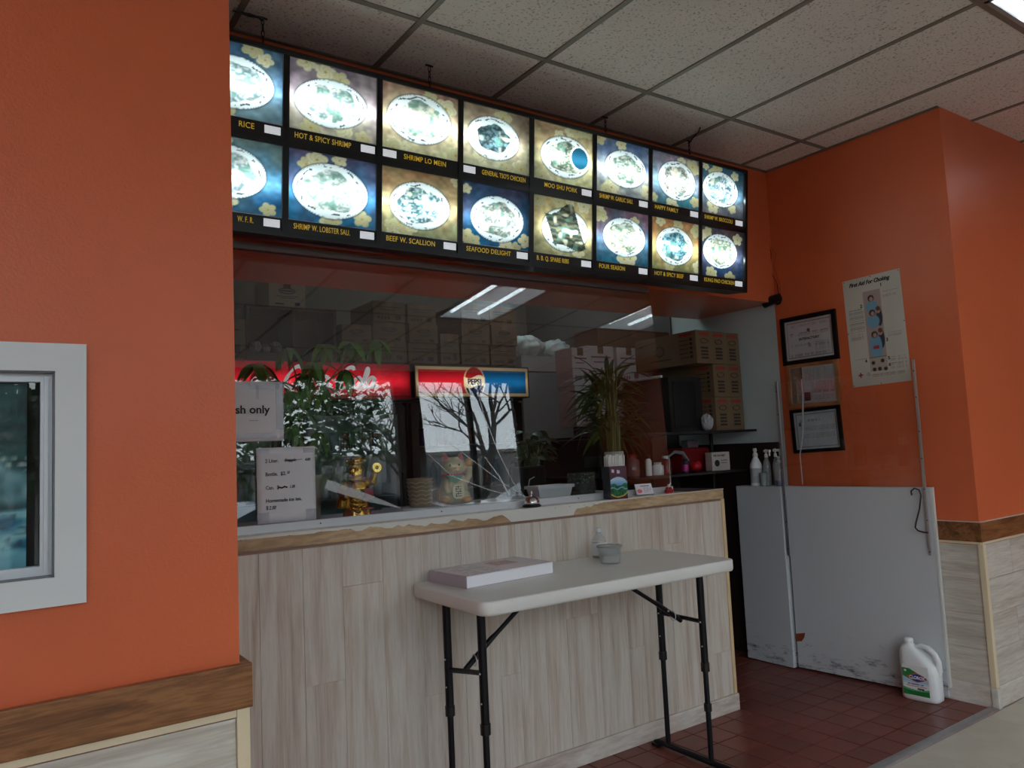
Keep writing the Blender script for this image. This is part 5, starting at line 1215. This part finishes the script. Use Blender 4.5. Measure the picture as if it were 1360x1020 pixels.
# things on the lower rack shelf
def jar(label, x, y, z, r, h, m_, capm, cat='jar', name='jar', lab=None):
    t = thing(name, label, cat, (x, y, z))
    B().lathe([(r*.95,0),(r,.004),(r,h*.72),(r*.6,h*.82),(r*.55,h*.86)], 18).build('body', m_, t); B().lathe([(r*.62,h*.84),(r*.64,h*.86),(r*.62,h),(.0005,h+.001)], 16).build('lid', capm, t)
    if lab: B().lathe([(r*1.02,h*.15),(r*1.02,h*.6)], 18).build('label', lab, t)
    return t
WC = mat('white_cap_plastic', ()); RC = mat('red_lid', (150,24,30), .4)
jar('clear red-lidded jar at the left on the dark rack shelf', 3.16, .62, 1.173, .042, .13, mat('pink_brown_glass', (120,80,80), .2), RC)
jar('slim white bottle standing beside the red-lidded jar on the rack', 3.27, .60, 1.173, .020, .12, mat('white_bottle_plastic', ()), BLACK, 'bottle', 'squeeze_bottle')
jar('short white tub on the dark rack shelf behind the glass edge', 3.345, .60, 1.173, .036, .075, mat('white_bottle_plastic', ()), WC, 'tub', 'tub')
jar('dark red sauce jar on the rack shelf near the glass edge', 3.45, .63, 1.173, .034, .11, mat('sauce_red', (110,30,34), .25), WC)
jar('small bottle with a pink and blue label on the rack shelf', 3.56, .58, 1.173, .020, .085, mat('blue_black_bottle', (40,50,70), .3), BLACK, 'bottle', 'squeeze_bottle', lab=mat('pink_label', (190,40,130), .4))
ld = thing('metal_ladle', 'bent pale metal ladle lying on the dark rack shelf', 'ladle', (3.58, .64, 1.174))
B().tube([(-.10,0,.10),(-.04,0,.13),(.03,0,.12),(.08,0,.07)], [.004,.010,.012,.006], 8).tube([(-.1,0,.1),(-.1,0,0)],.004,6).build('handle', mat('pale_metal', (150,158,158), .35, .5), ld)
rb = thing('red_container', 'red plastic container on the dark rack shelf behind the white box', 'container', (3.77, .74, 1.173))
B().bev(-.13, .13, -.07, .07, 0, .15, .02).build('body', mat('container_red', (130,22,26), .35), rb); B().bev(-.03, .07, -.03, .03, .15, .20, .008).build('handle', mat('clear_handle', (110,100,104), .3), rb)
rp = thing('red_pepper_jar', 'small bright red jar on the rack shelf left of the white box', 'jar', (3.68, .60, 1.1765))
B().ball((0,0,.032), .034, 10).build('body', mat('bright_red', (176,24,30), .3), rp); B().lathe([(.014,.05),(.014,.068),(.0005,.069)], 12).build('lid', BLACK, rp)
wbx = thing('white_label_box', 'small white box with black lettering and round mark on the rack shelf', 'box', (3.865, .585, 1.173), (0,0,R(-6)))
B().bev(-.075, .075, -.03, .03, 0, .115, .003).build('body', mat('white_box_card', (190,180,172), .5), wbx)
texts([('FOR YOU ONLY', .017, -.062, .088)], INK, wbx, (0,-.0306,0), FRONT, sx=.8, off=.0005)
B().lathe([(.021,0),(.021,.0008)], 20).build('round_mark', INK, wbx, (-.033,-.030,.046), FRONT); B().box(0,.055,-.0308,-.03,.06,.066).box(0,.05,-.0308,-.03,.045,.050).build('small_print', mat('grey_ink', ()), wbx)
# low black worktop and appliances under the rack
kb = thing('black_kitchen_unit', 'black kitchen unit in shadow behind the counter opening', 'kitchen unit', (3.55, 1.1, 0))
B().bev(-.46, .50, -.28, .20, .05, .585, .006).box(-.44,.48,-.24,.18,0,.05).build('body', mat('black_unit', (22,20,22), .4), kb)
B().bev(-.44, .02, -.298, -.281, .10, .56, .004).bev(.03, .48, -.298, -.281, .10, .56, .004).build('door', mat('black_unit_door', (28,26,28), .35), kb)
dp = thing('dark_wall_panel', 'dark wooden panel leaning low on the white kitchen wall', 'panel', (4.085, .42, 0))
B().bev(-.012, .008, -.14, .69, .0, 1.335, .003).build('board', mat('dark_brown_board', (46,34,30), .5), dp)

# ============================================================ OUTSIDE (seen mirrored in the counter glass)
struct('ground', mat('street_asphalt', (104,104,106), .8, var=.1), B().box(-40, 60, -60, YF-.3, -.20, -.12))
struct('pavement', mat('pale_pavement', (176,174,168), .8, var=.06), B().box(-40, 60, YF-2.6, YF-.121, -.12, -.02))
def tree_bare(name, label, x, y, seed, h=6.):
    t = thing(name, label, 'tree', (x, y, -.12), group='bare street trees'); b = B(); rr = random.Random(seed); cnt = [0]
    def br(p, d, L_, r, lv):
        pts = [p]; q = p; dd = d
        for k in range(4):
            dd = (dd+Vector((rr.uniform(-.22,.22), rr.uniform(-.22,.22), rr.uniform(-.08,.16)))).normalized(); q = q+dd*L_/4; pts.append(q)
        b.tube(pts, [r*(1-.12*k) for k in range(5)], 5 if lv else 8, caps=False); cnt[0] += 1
        if lv < 5:
            for k in range(3 if lv < 4 else 2):
                nd = (dd+Vector((rr.uniform(-1,1), rr.uniform(-.9,.9), rr.uniform(-.25,.7)))*.85).normalized(); br(pts[rr.choice((2,3,4))], nd, L_*rr.uniform(.62,.85), r*.56, lv+1)
    br(Vector((0,0,0)), Vector((.05,0,1)), h*.34, .13, 0); b.build('branches', mat('dark_bark', (60,56,54), .8), t); return t
tree_bare('bare_tree', 'bare branching street tree outside, right of the shop window pillar', 8.3, -10.5, 5, 7.)
tree_bare('bare_tree', 'second bare street tree outside, further along the road', 10.2, -17.0, 11, 7.)
def bush(label, x, y, r, seed):
    t = thing('evergreen_tree', label, 'tree', (x, y, -.12), group='leafy street trees'); rr = random.Random(seed)
    B().tube([(0,0,0),(.05,0,1.6),(0,0,3.0)], [.16,.12,.06], 8).build('trunk', mat('dark_bark', ()), t); b = B()
    for k in range(2600):
        a, ph = rr.uniform(0,2*pi), math.acos(rr.uniform(-1,1)); q = r*rr.uniform(.35,1)
        c = Vector((q*sin(ph)*cos(a), q*sin(ph)*sin(a), 3.3+1.25*q*cos(ph))); u = Vector((rr.uniform(-1,1),rr.uniform(-1,1),rr.uniform(-1,1))).normalized()*.13; v = Vector((rr.uniform(-1,1),rr.uniform(-1,1),rr.uniform(-1,1))).normalized()*.07
        b.add([c-u, c+v, c+u, c-v], [(0,1,2,3)])
    b.build('foliage', mat('street_tree_foliage', (54,80,50), .6, var=.2), t, kind='stuff')
bush('dark green leafy street tree outside the middle shop window', 4.9, -10.9, 1.9, 3)
bush('second dark green street tree outside, left of the first', 0.6, -12.5, 1.9, 8)
def car(label, x, y, cm, rz=0.):
    t = thing('car', label, 'car', (x, y, -.115), (0,0,rz), 'parked cars')
    prof = [(-2.2,.35),(-2.22,.62),(-2.05,.80),(-1.45,.90),(-.85,1.36),(.55,1.42),(1.35,.98),(2.1,.86),(2.25,.60),(2.2,.33)]
    M_ = Matrix(((1,0,0,0),(0,0,1,0),(0,1,0,0),(0,0,0,1)))
    B().prism([(x_, z_) for x_, z_ in prof], -.85, .85, M_).build('body', cm, t)
    g = [(-1.22,.93),(-.80,1.30),(.50,1.36),(1.12,.98)]
    B().prism(g, -.856, .856, M_).build('side_windows', mat('dark_car_glass', (30,36,42), .08), t)
    for sx in (-1.4, 1.4):
        for sy in (-.80, .80): B().lathe([(.05,-.10),(.32,-.10),(.34,-.08),(.34,.08),(.32,.10),(.05,.10)], 20).build('wheel', mat('tyre_rubber', (24,24,26), .7), t, (sx, sy, .34), (R(90),0,0))
car('blue-grey parked car outside the middle shop window', 3.9, -7.6, mat('blue_grey_car_paint', (96,112,134), .25, .3, coat=.6))
car('silver parked car outside the right shop window', 8.9, -7.6, mat('silver_car_paint', (170,176,182), .25, .4, coat=.6))
hr = struct('far_house_row', mat('far_render', (126,122,120), .8, var=.08), B().box(-20, 40, -26, -24, -.12, 3.3).box(-20, 40, -26.2, -23.8, 3.3, 3.5))
for k in range(18): B().box(-14+2.6*k, -13+2.6*k, -24.0, -23.95, 1.4, 2.9).build('house_window', mat('dark_house_window', (50,56,64), .1), hr)
bpy.context.view_layer.update()
